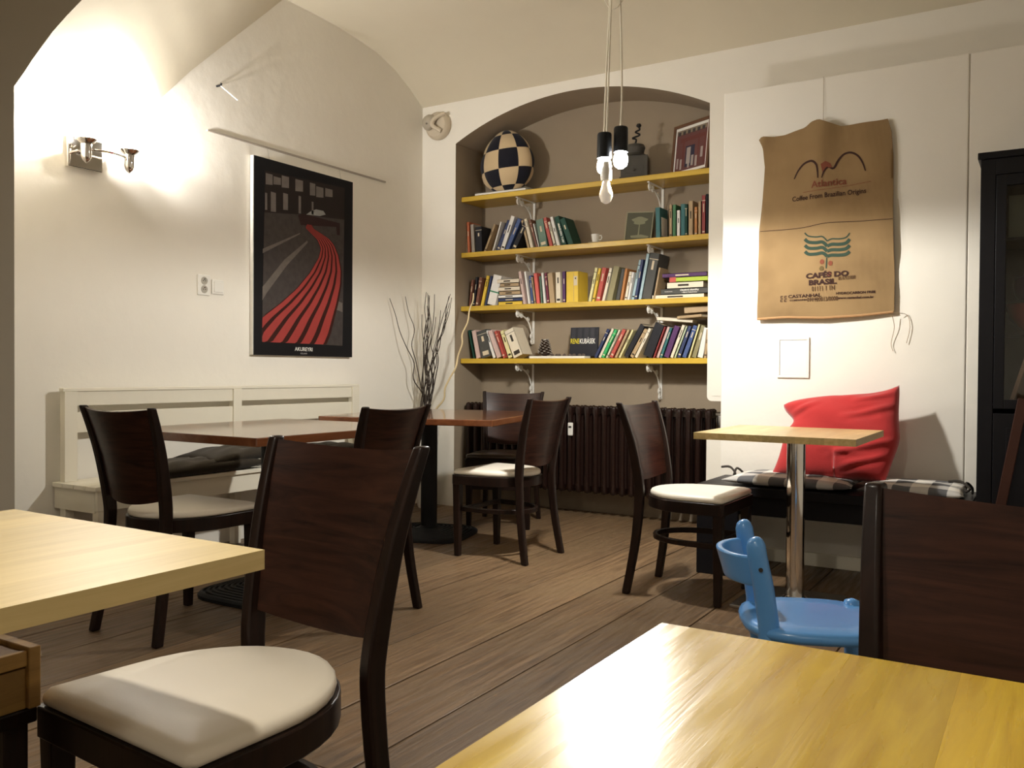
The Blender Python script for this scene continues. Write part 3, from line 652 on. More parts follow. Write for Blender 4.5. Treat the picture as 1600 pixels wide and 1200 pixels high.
for i, (x, lab) in enumerate(((-1.05, 'grey tartan bench cushion left half, under the red pillow'), (-.50, 'grey tartan bench cushion with black ties beside the cabinet'))):
    o = cushion('seat_cushion', None, 'tartan', (x-.02, 4.42, .478), .62 if i == 0 else .44, .44, .058, (0, 0, .0), None, 5+i, n=20, creases=4)
    tag(o, lab, 'cushion', 'tartan bench cushions')
    sx = .21 if i else -.30
    q = MB()
    for p in ([(sx, -.02, .0), (sx+.02, -.06, .02), (sx-.02, -.02, .045), (sx-.07, 0, .04)], [(sx, -.02, 0), (sx+.0, .03, .035), (sx+.02, .07, .01), (sx+.02, .10, -.02)]): q.tube(smoothpath(p, 4), .006, 6)
    q.build('tie', 'inkblack', o, smooth=True)
# red pillow
def pf(x, y): return 1.0
o = cushion('throw_pillow', None, 'red', (-.880, 4.50, .705), .57, .47, .17, (R(74), R(0), R(0)), None, 9, creases=7, n=44)
tag(o, 'large rumpled red pillow propped on the tartan cushion', 'cushion')
for v in o.data.vertices:                    # uneven corners and folds of the cover
    x, y = v.co.x/.29, v.co.y/.235
    cr_ = 1-.07*abs(x)**3*abs(y)**3; v.co.x *= cr_; v.co.y *= cr_
    v.co.y += (.012*max(0, x)**2)*max(0, y)-.075*max(0, -x)**1.3*max(0, y)-.02*(1-abs(x))*max(0, y)
    v.co.x += -.02*max(0, -y)*(1 if x > 0 else -.3)+.02*max(0, y)*(-1 if x < 0 else 0)*.5
    if x < 0: v.co.x += -x*(.055*math.exp(-((y-.35)/.3)**2)-.05*max(0, -y)**2)
    if x > 0: v.co.x += x*(.02*math.exp(-((y+.1)/.4)**2)-.02*max(0, -y)); v.co.y += .03*max(0, x)**4*max(0, y)
    for (ax, ay, bx_, by_, amp, wd) in ((.95, .6, .1, .35, .012, .06), (.9, -.1, -.1, -.5, .013, .07), (.9, -.4, .1, -.75, .011, .06), (-.9, .5, -.3, .75, .010, .06), (.3, .75, .9, .85, .012, .05), (-.2, -.35, .5, -.45, .008, .07)):
        px_, py_ = x-ax, y-ay; dx, dy = bx_-ax, by_-ay; LL = dx*dx+dy*dy; tt = max(0, min(1, (px_*dx+py_*dy)/LL))
        dd = math.hypot(px_-tt*dx, py_-tt*dy); v.co.z += max(0, min(1, v.co.z/.035))*amp*.8*min(1, 6*(1-abs(x)))*(math.exp(-(dd/wd)**2)-.8*math.exp(-((dd-.09)/wd)**2))*(.25+.75*sin(pi*tt))
# ---------------------------------------------------------------- blue child's chair
t = thing('childs_chair', 'small bright blue wooden child chair behind the glossy table', 'chair', (-.572, 2.592, 0), R(-67))
rs = []
def rsq(r, z, e=.72, n=28):
    return [(r*math.copysign(abs(cos(2*pi*k/n))**e, cos(2*pi*k/n)), r*math.copysign(abs(sin(2*pi*k/n))**e, sin(2*pi*k/n)), z) for k in range(n)]
MB().loft([rsq(r, z) for r, z in ((.178, .274), (.198, .278), (.205, .291), (.201, .304), (.188, .310), (.12, .3105), (.03, .311))]).build('seat', 'blue', t, smooth=True, ang=70)
for s_ in (-1, 1):
    base = Vector((s_*.118, -.135, 0)); tp = Vector((s_*.128, -.175, .555))
    pts = [Vector((s_*.145, -.125, 0)), Vector((s_*.135, -.13, .20)), Vector((s_*.138, -.140, .268)), Vector((s_*.138, -.142, .32)), Vector((s_*.140, -.157, .42)), Vector((s_*.143, -.174, .50)), Vector((s_*.144, -.178, .53)), Vector((s_*.144, -.180, .545)), Vector((s_*.144, -.181, .553)), Vector((s_*.144, -.182, .556))]
    q = MB().tube(pts, [.018, .027, .030, .029, .028, .027, .026, .021, .013, .003], 16); q.build('back_post', 'blue', t, smooth=True, ang=60)
    MB().tube([(s_*.150, .150, 0), (s_*.148, .145, .22), (s_*.145, .142, .30), (s_*.145, .142, .319), (s_*.145, .142, .326)], [.018, .026, .027, .022, .004], 14).build('leg', 'blue', t, smooth=True, ang=60)
    MB().tube([(s_*.168, -.168, .47), (s_*.1725, -.168, .47)], .006, 10).build('screw_hole', 'inkblack', t)
def bband(u, v):
    s_ = 2*u-1; z = lerp(.415, .500, v); a = s_*1.35
    x = .137*sin(a)/sin(1.35); y = -.155-.025*(v)-.085*(cos(a)-cos(1.35))/(1-cos(1.35)); return (x, y, z), Vector((sin(a)*.6, -cos(a)*1, 0)).normalized()
MB().sheet(bband, .020, 20, 5).build('back_band', 'blue', t, smooth=True, ang=80, bevel=.006)
# ---------------------------------------------------------------- crate on stool, lower left
t = thing('wooden_crate', 'small aged wooden crate at the lower left corner', 'crate', (0, 0, 0))
M['oldw'] = wood('aged_crate_wood', (.15, .075, .02), (.42, .25, .065), (12, 1.2, 12), .6, .25, bump=.4)
X0, X1, Ya, Yb_, Za, Zb_ = -1.76, -1.405, .42, .805, .453, .55
for k in range(3): bx(X0+.115*k+.004, X0+.115*k+.113, Ya+.022, Yb_-.022, Zb_-.014, Zb_-.004).build('slat', 'oldw', t, bevel=.0015)
for y in (Ya, Yb_-.02): bx(X0-.004, X1+.004, y, y+.02, Za, Zb_+.003).build('end_board', 'oldw', t, bevel=.002)
for z0, z1, o_ in ((Za, Za+.066, .004), (Za+.07, Zb_-.002, 0)):
    for x, s_ in ((X0, 1), (X1-.010, -1)): bx(x+s_*o_, x+.010+s_*o_, Ya+.02, Yb_-.02, z0, z1).build('slat', 'oldw', t, bevel=.0015)
bx(X0+.02, X1-.02, Ya+.02, Yb_-.02, Za, Za+.01).build('bottom_board', 'oldw', t)
t = thing('stool', 'dark wooden stool supporting the crate at the left edge', 'stool', (-1.60, .615, 0))
bx(-.16, .19, -.19, .19, .425, .452).build('seat', 'dark', t, bevel=.004)
for x in (-.13, .16):
    for y in (-.16, .16): bx(x-.02, x+.02, y-.02, y+.02, 0, .425).build('leg', 'dark', t, bevel=.003)
# ---------------------------------------------------------------- books
CN = {'grey': 'grey'}
def bookmat(c):
    return shade('cover_'+c, BC[c], .5, bump=.1, bs=80, var=.06, vs=30)
rb = random.Random(12)
def book_mesh(root, wd, h, d, c):
    r = rb.uniform(.006, .012); th = .0025
    q = MB().box(-wd/2, wd/2, 0, th, 0, h).box(-wd/2, -wd/2+th, 0, d, 0, h).box(wd/2-th, wd/2, 0, d, 0, h)
    o = q.build('book', bookmat(c)); 
    bx(-wd/2+th*1.2, wd/2-th*1.2, th*1.1, d-.004, .003, h-.003).build('pages', 'paper', o)
    return o
lightset = {'cream', 'white', 'tan', 'yellow', 'paleyellow', 'lightblue', 'palegreen', 'pink'}
items = []
for (sh, x0, wd, ang, h, c, nme) in BOOKS:
    d = min(.17, max(.115, h*.66)); wd = max(wd, .011)
    o = book_mesh(None, wd-.001, h, d, c)
    a = R(ang); y = 5.425+rb.uniform(-.006, .012)
    # pivot: the lower corner that touches the board
    if ang >= 0: px_ = x0+wd/cos(a); cx = px_-cos(a)*wd/2; cz = SZ[sh]+sin(a)*wd/2
    else: px_ = x0; cx = px_+cos(a)*wd/2; cz = SZ[sh]+sin(-a)*wd/2
    o.location = (cx, y, cz+.0008); o.rotation_euler = (0, a, 0)
    if wd > .016 and rb.random() < .6:                           # title block printed on the spine: flat bars
        lc = 'inkblack' if c in lightset else 'paper'
        zz = h*rb.uniform(.5, .65); hh = h*rb.uniform(.12, .25)
        bx(-wd*.11, wd*.11, -.0005, 0, zz, zz+hh).build('spine_print', lc, o)
        if rb.random() < .6: bx(-wd*.3, wd*.3, -.0005, 0, h*.08, h*.08+wd*.35).build('spine_print', lc, o)
        if rb.random() < .4: bx(-wd*.49, wd*.49, -.0004, 0, h*.86, h*.875).build('spine_print', lc, o)
    items.append([sh, x0, o, nme])
    if nme == 'dark green book with white title': text('ROCHERS TURF', .02, 'spine_title', 'whitep', o, Matrix.Translation((0, -.001, h*.42)) @ Matrix.Rotation(R(90), 4, 'X') @ Matrix.Rotation(R(-90), 4, 'Z'), .02)
    if nme == 'wide pale grey book': bx(-wd/2-.001, wd/2+.001, -.002, d, h*.42, h*.46).build('green_band', shade('band_green', (.02, .2, .09)), o)
    if nme == 'cream book with dark oval on spine': MB().tube([(wd*.28*cos(k*pi/6), -.001, h*.82+.022*sin(k*pi/6)) for k in range(12)], .0014, 5, loop=True).build('oval_mark', 'inkblack', o)
    if nme == 'thick dark teal book':
        bx(wd/2+.0001, wd/2+.0012, .02, .12, .02, h*.7).build('cover_print', 'whitep', o)
    if nme == 'wide bright yellow book':
        bx(wd*.12, wd*.40, -.0012, -.0002, h*.55, h*.85).build('cover_patch', 'paper', o)
        bx(wd*.22, wd*.30, -.002, -.0012, h*.75, h*.80).build('cover_mark', 'inkblack', o)
        bx(wd*.10, wd*.13, -.001, -.0003, h*.05, h*.95).build('cover_rule', 'cover_tan' if 'cover_tan' in M else 'paper', o)
shn = ['top', 'second', 'third', 'lowest']
items.sort(key=lambda k: (k[0], k[1])); seen = set()
for i, (sh, x, o, nme) in enumerate(items):
    L_ = items[i-1][3] if i and items[i-1][0] == sh else None
    R_ = items[i+1][3] if i+1 < len(items) and items[i+1][0] == sh else None
    sm = lambda s_: s_.split(' leaning')[0].split(' with')[0] if s_ else None
    if L_ and R_: lab = f'{nme}, {shn[sh]} shelf, between {sm(L_)} and {sm(R_)}'
    elif R_: lab = f'{nme}, leftmost on {shn[sh]} shelf beside {sm(R_)}'
    else: lab = f'{nme}, rightmost on {shn[sh]} shelf beside {sm(L_)}'
    ws = lab.split()
    if len(ws) > 16: lab = f'{sm(nme)}, {shn[sh]} shelf, between {sm(L_)} and {sm(R_)}'
    if len(lab.split()) > 16: lab = f'{sm(nme)}, {shn[sh]} shelf, right of {sm(L_)}'
    if lab in seen: lab = f'{sm(nme)}, {shn[sh]} shelf, left of {sm(R_)}'
    seen.add(lab); tag(o, lab, 'book', f'books on the {shn[sh]} shelf')
prev = None
for (sh, x0, x1, z0, z1, c, nme) in FLAT:
    z0 = SZ[sh] if prev is None or prev[0] != sh or x0 > prev[1]+.4 else prev[2]
    th = max(z1-z0, .014); W = x1-x0; th = min(th, .05)
    o = book_mesh(None, th-.001, W, .15, c)
    o.rotation_euler = (0, R(90), 0); o.location = (x0, 5.42+rb.uniform(0, .012), z0+th/2)
    if c == 'charcoal':
        Xf = Matrix.Translation((0, -.0015, 0)) @ Matrix.Rotation(R(90), 4, 'X')
        F = lambda dz, dx: Matrix(((0, 1, 0, 0), (0, 0, 1, 0), (1, 0, 0, 0), (0, 0, 0, 1)))
        def tf(cx, cz): return lambda p: Vector((-(p.y+cz), -.0016, p.x+cx))
        text('Osudové okamžiky', th*.44, 'spine_title', 'whitep', o, None, .03, fn=tf(W*.62, th*.20))
        text('v dějinách Československa', th*.26, 'spine_title', 'whitep', o, None, .03, fn=tf(W*.62, -th*.22))
        text('František Dvorník', th*.2, 'spine_author', 'whitep', o, None, .02, fn=tf(W*.17, 0))
    elif c == 'lime': bx(-th/2-.0002, th/2+.0002, -.0006, .05, 0, .045).build('red_end', shade('cover_red', BC['red']), o)
    else:
        bx(-th*.15, th*.15, -.0005, 0, W*.3, W*.6).build('spine_print', 'inkblack' if c in lightset else 'paper', o)
    tag(o, nme, 'book', f'books on the {shn[sh]} shelf'); prev = (sh, x0, z0+th)
# three loose books lying on top of the leaning row, lowest shelf
for (cx, z, W, th, ry, rz, c, nme) in ((-2.10, 1.355, .24, .022, R(5), .10, 'cream', 'cream book lying tilted on the leaning row, lowest shelf'), (-1.985, 1.368, .19, .018, R(-2), -.25, 'tan', 'thin tan book crosswise on the leaning row, lowest shelf'), (-1.94, 1.412, .18, .038, R(-3), .05, 'tan', 'thick tan book topmost above the leaning row, lowest shelf')):
    o = book_mesh(None, th, W, .15, c); o.rotation_euler = (0, R(90)+ry, rz); o.location = (cx-W/2, 5.43, z+(.01 if ry > 0 else 0)); tag(o, nme, 'book', 'books on the lowest shelf')
# photo book with the name on its cover
o = bx(-.11, .11, 0, .012, 0, .205).build('photo_book', shade('cover_slate', (.014, .014, .02), .4), bevel=.001)
o.location = (-2.79, 5.475, 1.117); o.rotation_euler = (R(-6), 0, 0); tag(o, 'black photo book with yellow and white name, standing on lowest shelf', 'book')
Xf = lambda x, z: Matrix.Translation((x, -.001, z)) @ Matrix.Rotation(R(90), 4, 'X')
text('RENE', .050, 'cover_name', shade('yellow_print', (.75, .62, .03)), o, Xf(-.107, .105), .01, align='LEFT', xs=.60)
text('KUBÁSEK', .050, 'cover_name', 'whitep', o, Xf(-.034, .105), .01, align='LEFT', xs=.585)
q = MB()
for k in range(4): q.box(-.1+.05*k, -.07+.05*k, -.0006, 0, .12+.005*(k % 2), .2)
q.build('cover_photo', shade('cover_ghost', (.03, .03, .038), .4), o)
# tray with cone
o = bx(-.23, .215, -.09, .0, 0, .016).build('display_board', 'whitep', bevel=.002); o.location = (-2.94, 5.46, 1.1005); tag(o, 'flat white board under the pine cone on lowest shelf', 'board')
t = thing('pine_cone', 'snow tipped pine cone on the white board, lowest shelf', 'pine cone', (-3.065, 5.415, 1.1165))
q = MB().lathe([(.012, 0), (.035, .02), (.03, .06), (.012, .105), (.002, .115)], n=12); q.build('core', shade('cone_brown', (.05, .03, .02)), t, smooth=True)
q = MB(); q2 = MB()
for k in range(64):
    a = k*2.39996; z = .008+.10*k/64; r = .052*(1-(k/64)**1.5*.75); X = Matrix.Translation((r*.62*cos(a), r*.62*sin(a), z)) @ Matrix.Rotation(a, 4, 'Z') @ Matrix.Rotation(R(-20-25*k/64), 4, 'Y')
    q.box(-.006, .022, -.009, .009, -.0015, .0025, 0, X); q2.box(.016, .023, -.007, .007, .0022, .0038, 0, X)
o = q.build('scales', shade('cone_scale', (.07, .045, .03)), t); o['kind'] = 'stuff'; o = q2.build('white_tips', 'whitep', t); o['kind'] = 'stuff'
for k, (x, y) in enumerate(((-2.99, 5.39), (-2.965, 5.41), (-2.94, 5.40), (-2.90, 5.40), (-2.86, 5.41), (-2.82, 5.395), (-2.78, 5.40), (-2.755, 5.41))):
    q = MB().lathe([(.003, 0), (.012, .004), (.010, .012), (.003, .017)], n=7); o = q.build('bark_chip', shade('chip', (.10, .075, .06)), smooth=False); o.location = (x, y, 1.1165); o.scale = (1.3, .8, 1)
    tag(o, 'small dark cone fragment lying on the white board', 'pine fragment', 'pine fragments on the white board')
# cup and saucer
t = thing('espresso_cup', 'small white cup on a saucer, second shelf', 'cup', (-2.675, 5.42, 1.8905))
MB().lathe([(.001, 0), (.04, .002), (.052, .008), (.05, .009), (.03, .005), (.001, .005)], n=20).build('saucer', 'whitep', t, smooth=True)
MB().lathe([(.001, .006), (.018, .006), (.025, .03), (.029, .066), (.0265, .066), (.022, .03), (.001, .012)], n=20).build('cup', 'whitep', t, smooth=True)
MB().tube([(.027, 0, .055), (.045, 0, .056), (.05, 0, .04), (.042, 0, .026), (.024, 0, .026)], .0035, 7).build('handle', 'whitep', t, smooth=True)
def easel_frame(t, W, H, fw_, mf, mi, mo, d=.016):
    q = MB().box(-W/2, W/2, 0, d, 0, fw_).box(-W/2, W/2, 0, d, H-fw_, H).box(-W/2, -W/2+fw_, 0, d, fw_, H-fw_).box(W/2-fw_, W/2, 0, d, fw_, H-fw_)
    q.build('frame', mf, t, bevel=.0015)
    bx(-W/2+fw_, W/2-fw_, d*.4, d*.7, fw_, H-fw_).build('mount', mi, t)
# small framed print on the second shelf
t = thing('framed_print', 'small framed tree print leaning on the second shelf', 'picture', (-2.385, 5.47, 1.8905)); t.rotation_euler = (R(-9), R(3), R(4))
easel_frame(t, .195, .212, .007, shade('olive_wood', (.35, .33, .22)), shade('olive_mount', (.10, .10, .07)), None, .012)
q = MB().add([(-.05, .004, .03), (.07, .004, .028), (.075, .004, .04), (.02, .004, .052), (-.055, .004, .045)], [(0, 1, 2, 3, 4)]).add([(-.004, .004, .05), (.006, .004, .05), (.004, .004, .13), (-.002, .004, .13)], [(0, 1, 2, 3)])
q.add([(.065*cos(a)*(.8+.2*sin(5*a)), .004, .15+.028*sin(a)) for a in [k*pi/9 for k in range(18)]], [tuple(range(18))])
q.build('tree_print', shade('faded_green', (.24, .24, .15)), t, fix=False)
# large framed photo, top shelf
t = thing('framed_photo', 'brown framed street photo leaning on the top shelf at right', 'picture', (-2.03, 5.47, 2.306)); t.rotation_euler = (R(-7), R(-1), R(-24))
easel_frame(t, .335, .36, .020, shade('brown_frame', (.13, .062, .03)), 'whitep', None, .02)
y = .0075
q = MB(); A = lambda x0, x1, z0, z1, mi: q.box(x0, x1, y-.0005, y, z0, z1, mi)
A(-.135, .135, .04, .32, 0)
q.box(-.13, .13, y-.001, y-.0005, .29, .318, 1)
for k in range(6): q.box(-.125+.043*k, -.10+.043*k, y-.0014, y-.001, .285, .31, 2)
q.box(-.10, .13, y-.001, y-.0005, .235, .262, 3); q.box(-.075, -.06, y-.001, y-.0005, .07, .235, 3); q.box(.06, .075, y-.001, y-.0005, .06, .27, 3); q.box(.115, .13, y-.001, y-.0005, .06, .235, 3)
q.box(-.045, .035, y-.001, y-.0005, .06, .20, 4); q.box(-.035, .0, y-.0014, y-.001, .08, .19, 5)
for x, z, w2 in ((-.12, .06, .014), (-.09, .05, .016), (.01, .06, .02), (.045, .05, .018), (.09, .10, .02), (-.02, .05, .016)): q.box(x, x+w2, y-.0018, y-.0014, z, z+.07, 5)
q.build('photo_print', [shade('ph_brown', (.13, .05, .045)), shade('ph_sand', (.24, .20, .13)), shade('ph_dark', (.06, .05, .05)), shade('ph_red', (.13, .035, .03)), shade('ph_navy', (.035, .035, .06)), shade('ph_grey', (.38, .33, .30))], t)
# coffee grinder
t = thing('coffee_grinder', 'old grey coffee grinder with crank handle on top shelf', 'grinder', (-2.40, 5.46, 2.3055)); t.rotation_euler = (0, 0, R(18))
gm = shade('grinder_grey', (.075, .07, .06), .6, bump=.3, bs=30)
MB().box(-.098, .098, -.075, .09, 0, .012).box(-.09, .09, -.068, .085, .012, .155).build('body', gm, t, bevel=.003)
MB().box(-.062, .062, -.0705, -.068, .03, .085).lathe([(.008, 0), (.008, .012), (.001, .014)], (0, 0, 0), 8, 0, Matrix.Translation((0, -.07, .057)) @ Matrix.Rotation(R(90), 4, 'X')).build('drawer', gm, t, bevel=.002)
MB().lathe([(.088, .155), (.08, .165), (.058, .175), (.062, .2), (.068, .215), (.06, .235), (.02, .245), (.012, .25)], n=20).build('hopper', gm, t, smooth=True)
MB().tube(smoothpath([(0, 0, .245), (.005, 0, .275), (-.02, 0, .285), (.03, 0, .305), (0, 0, .325), (.028, 0, .34), (.02, 0, .36)], 5), .006, 7).lathe([(.001, 0), (.014, .004), (.018, .014), (.012, .024), (.001, .027)], (.022, 0, .355), 12).build('crank', 'blackiron', t, smooth=True)
# magazine and checked egg cushion on the top shelf
o = MB().grid(lambda u, v: (lerp(-.22, .22, u), lerp(-.09, .09, v), .004+.010*(2*u-1)**4+.012), 12, 2).grid(lambda u, v: (lerp(-.22, .22, u), lerp(-.09, .09, v), .001+.008*(2*u-1)**4), 12, 2).box(-.218, .218, -.089, .089, .002, .014).build('magazine', 'whitep')
o.location = (-3.42, 5.445, 2.3055); tag(o, 'white magazine lying under the checked egg cushion', 'magazine')
def egg(u, v):
    a = 2*pi*u+R(-1); b_ = pi*v; NUc, NVc = 8, 5
    fu = (u*NUc) % 1; fv = (v*NVc) % 1; pz = 1+.05*(sin(pi*fu)*sin(pi*fv))**.6
    rr = sin(b_)*pz; z = -cos(b_); taper = 1-.16*z
    return (.212*rr*cos(a)*taper, .115*rr*sin(a)*taper, .232*z*(1+.0*pz))
NU, NV = 64, 40; q = MB()
vs = [egg(i/NU, j/NV) for j in range(NV+1) for i in range(NU)]
for j in range(NV):
    for i in range(NU): q.f.append((j*NU+i, j*NU+(i+1) % NU, (j+1)*NU+(i+1) % NU, (j+1)*NU+i)); q.mi.append((i*8//NU+j*5//NV) % 2)
q.v = vs
o = q.build('egg_cushion', [shade('cushion_navy', (.010, .010, .018), .9, sheen=.2, bump=.3, bs=60), shade('cushion_straw', (.62, .47, .28), .9, bump=.6, bs=40, sheen=.2)], smooth=True, ang=80)
o.location = (-3.43, 5.47, 2.555); o.rotation_euler = (0, R(-3), 0); tag(o, 'egg shaped cushion of navy and straw patches on top shelf', 'cushion')
# ---------------------------------------------------------------- poster on the left wall
t = thing('poster', 'black bordered poster of a red curved bench, left wall', 'poster', (0, 0, 0))
PXX = XL+.032
def pp(p, k=0): return (PXX+.0012+.0003*k, p[0], p[1])
c = P_C; y0, y1 = 3.604, 4.470; z0, z1 = 1.095, 2.283
bx(XL+.004, PXX-.003, y0, y1, z0, z1).build('backing_board', 'whitep', t)
bx(PXX-.003, PXX, y0+.004, y1, z0, z1).build('black_sheet', shade('poster_black', (.010, .010, .012), .35), t)
def flatp(nme, polys, m, k):
    q = MB()
    for p in polys: q.add([pp(a, k) for a in p], [tuple(range(len(p)))])
    o = q.build(nme, m, t, fix=False)
    for f in o.data.polygons:
        pass
    return o
flatp('photo_ground', [P_A], shade('ph_night', (.022, .017, .016), .4), 0)
flatp('photo_ground', [P_G], shade('ph_cobble', (.055, .046, .043), .5, var=.35, vs=25), 1)
for w_ in P_W: flatp('photo_window', [w_], shade('ph_win', (.15, .13, .12), .4, var=.3, vs=20), 2)
flatp('photo_path', [P_S1, P_S2, P_ST], shade('ph_path', (.13, .11, .095), .5, var=.3, vs=40), 2)
flatp('photo_car', [P_CAR], shade('ph_car', (.25, .25, .24)), 2); flatp('photo_far_bench', [P_SEAT], shade('ph_bench', (.03, .015, .015)), 3)
yl, yr_ = P_A[3][0], P_A[2][0]; zb = min(P_A[2][1], P_A[3][1])
q = MB(); q2 = MB()
def clampp(p): return (min(max(p[0], 3.672), 4.385), max(p[1], 1.174))
NS = 40
for k in range(6):
    for mbx, f0_, f1_, kk, in ((q2, k/6+.0, (k+1)/6, 4), (q, k/6+.02, k/6+.128, 5)):
        vs = []
        for i in range(NS+1):
            a = curve(P_L, i/NS); b_ = curve(P_R, i/NS)
            vs += [pp(clampp((lerp(a[0], b_[0], f0_), lerp(a[1], b_[1], f0_))), kk), pp(clampp((lerp(a[0], b_[0], f1_), lerp(a[1], b_[1], f1_))), kk)]
        mbx.add(vs, [(2*i, 2*i+1, 2*i+3, 2*i+2) for i in range(NS)])
q2.build('photo_bench_gaps', shade('ph_gap', (.035, .010, .008)), t, fix=False); q.build('photo_bench_slats', shade('ph_slat', (.32, .04, .036), .4, var=.18, vs=10), t, fix=False)
YX = Matrix(((0, 0, 1, 0), (1, 0, 0, 0), (0, 1, 0, 0), (0, 0, 0, 1)))
text('AKUREYRI', .034, 'poster_title', 'whitep', t, Matrix.Translation((PXX+.0005, P_TXT[0][0], P_TXT[0][1]+.002)) @ YX, .006)
text('ICELAND', .014, 'poster_subtitle', shade('ph_grey2', (.35, .34, .33)), t, Matrix.Translation((PXX+.0005, P_TXT[1][0], P_TXT[1][1])) @ YX, .004)
o = MB().box(XL, XL+.012, 3.29, 4.84, 2.352, 2.362).build('picture_rail', shade('rail_grey', (.35, .31, .26), .4)); tag(o, 'thin metal hanging rail above the poster, left wall', 'rail')
q = MB()
for y in (3.73, 4.36): q.tube([(XL+.012, y, 2.355), (XL+.016, y+.012, 2.28)], .0012, 5)
o = q.build('hanging_wires', 'steel', t)
# nail with loose white rod
t = thing('wall_hook', 'dark nail with a thin white stick jutting from upper left wall', 'hook', (XL, 3.36, 2.625))
MB().tube([(0, 0, 0), (.035, 0, 0), (.04, 0, .012)], .006, 8).build('nail', 'blackiron', t, smooth=True)
MB().tube([(.035, .0, -.004), (.10, .065, -.078)], .0035, 6).build('stick', 'whitep', t, smooth=True)
# socket and switch
t = thing('wall_socket', 'white double power socket on the left wall', 'socket', (XL, 3.268, 1.482))
bx(0, .010, -.042, .042, -.058, .058).build('plate', 'whitep', t, bevel=.004)
for z in (.024, -.024):
    ring = MB().tube([(.011, .02*cos(k*pi/8), z+.02*sin(k*pi/8)) for k in range(16)], .0028, 6, loop=True); ring.build('socket_ring', shade('socket_grey', (.45, .42, .36)), t, smooth=True)
    MB().tube([(.009, 0, z), (.0115, 0, z)], .019, 16).build('socket_well', shade('socket_well', (.40, .37, .31)), t)
    q = MB().tube([(.0115, -.007, z), (.0125, -.007, z)], .0028, 8).tube([(.0115, .007, z), (.0125, .007, z)], .0028, 8).tube([(.0115, 0, z+.009), (.020, 0, z+.009)], .0022, 8); q.build('contacts', 'inkblack', t)
t = thing('light_switch', 'white square light switch right of the double socket', 'switch', (XL, 3.365, 1.478))
bx(0, .010, -.042, .042, -.042, .042).build('plate', 'whitep', t, bevel=.004); bx(.008, .015, -.030, .030, -.030, .030).build('rocker', 'whitep', t, bevel=.003)
# hatch on the right wall
t = thing('wall_hatch', 'small white framed access hatch below the burlap sack', 'hatch', (-1.15, YR, 1.09))
q = MB().box(-.083, .083, -.010, 0, -.107, -.093).box(-.083, .083, -.010, 0, .093, .107).box(-.083, -.069, -.010, 0, -.093, .093).box(.069, .083, -.010, 0, -.093, .093); q.build('frame', 'whitep', t, bevel=.002)
bx(-.068, .068, -.006, 0, -.092, .092).build('door', 'whitep', t, bevel=.001)
# round speaker near the corner
t = thing('wall_speaker', 'round pale speaker with swivel arm near the ceiling corner', 'speaker', (-3.905, YB, 2.835))
RX = Matrix.Rotation(R(90), 4, 'X'); pm = shade('putty_plastic', (.60, .52, .40), .5)
MB().lathe([(.001, 0), (.10, 0), (.105, .02), (.10, .045), (.085, .06), (.04, .065), (.001, .066)], n=28, X=RX).build('housing', pm, t, smooth=True)
MB().lathe([(.001, 0), (.058, 0), (.062, .015), (.05, .045), (.03, .06), (.001, .065)], n=24, X=Matrix.Translation((-.045, -.055, .018)) @ Matrix.Rotation(R(70), 4, 'X') @ Matrix.Rotation(R(-18), 4, 'Y')).build('cone', shade('putty_grey', (.44, .39, .31), .5), t, smooth=True)
MB().tube(smoothpath([(.075, -.05, .075), (.02, -.09, .04), (-.0, -.10, -.01), (.06, -.07, -.055)], 5), .016, 10).build('arm', pm, t, smooth=True)
MB().tube([(-.035, -.122, .0), (-.03, -.128, -.002)], .007, 10).build('centre_cap', shade('cap_grey', (.2, .18, .15)), t)
# ---------------------------------------------------------------- burlap sack
m, tr, b = nm('burlap'); n = tr.nodes; L = tr.links.new; M['burlap'] = m
tc = n.new('ShaderNodeTexCoord'); no = n.new('ShaderNodeTexNoise'); no.inputs['Scale'].default_value = 5; no.inputs['Detail'].default_value = 6; L(tc.outputs['Object'], no.inputs['Vector'])
ws = []
for d in ('X', 'Z'):
    wv = n.new('ShaderNodeTexWave'); wv.bands_direction = d; wv.inputs['Scale'].default_value = 95; wv.inputs['Distortion'].default_value = 1.5; wv.inputs['Detail'].default_value = 2; L(tc.outputs['Object'], wv.inputs['Vector']); ws.append(wv)
ad = n.new('ShaderNodeMath'); L(ws[0].outputs['Fac'], ad.inputs[0]); L(ws[1].outputs['Fac'], ad.inputs[1])
mm = n.new('ShaderNodeMath'); mm.operation = 'MULTIPLY'; mm.inputs[1].default_value = .5; L(ad.outputs[0], mm.inputs[0])
a2 = n.new('ShaderNodeMath'); L(mm.outputs[0], a2.inputs[0]); L(no.outputs['Fac'], a2.inputs[1])
cr = n.new('ShaderNodeValToRGB'); cr.color_ramp.elements[0].position = .55; cr.color_ramp.elements[1].position = 1.25 if False else 1.0
cr.color_ramp.elements[0].color = (.15, .088, .036, 1); cr.color_ramp.elements[1].color = (.31, .20, .09, 1); L(a2.outputs[0], cr.inputs[0]); L(cr.outputs[0], b.inputs['Base Color'])
bu = n.new('ShaderNodeBump'); bu.inputs['Strength'].default_value = .5; bu.inputs['Distance'].default_value = .0015; L(mm.outputs[0], bu.inputs['Height']); L(bu.outputs[0], b.inputs['Normal']); b.inputs['Roughness'].default_value = .95
xL = lambda z: interp(sorted((q_[1], q_[0]) for q_ in S_L), z); xR = lambda z: interp(sorted((q_[1], q_[0]) for q_ in S_R), z)
zT = lambda x: interp(S_T, x); zB = lambda x: interp(S_B, x)
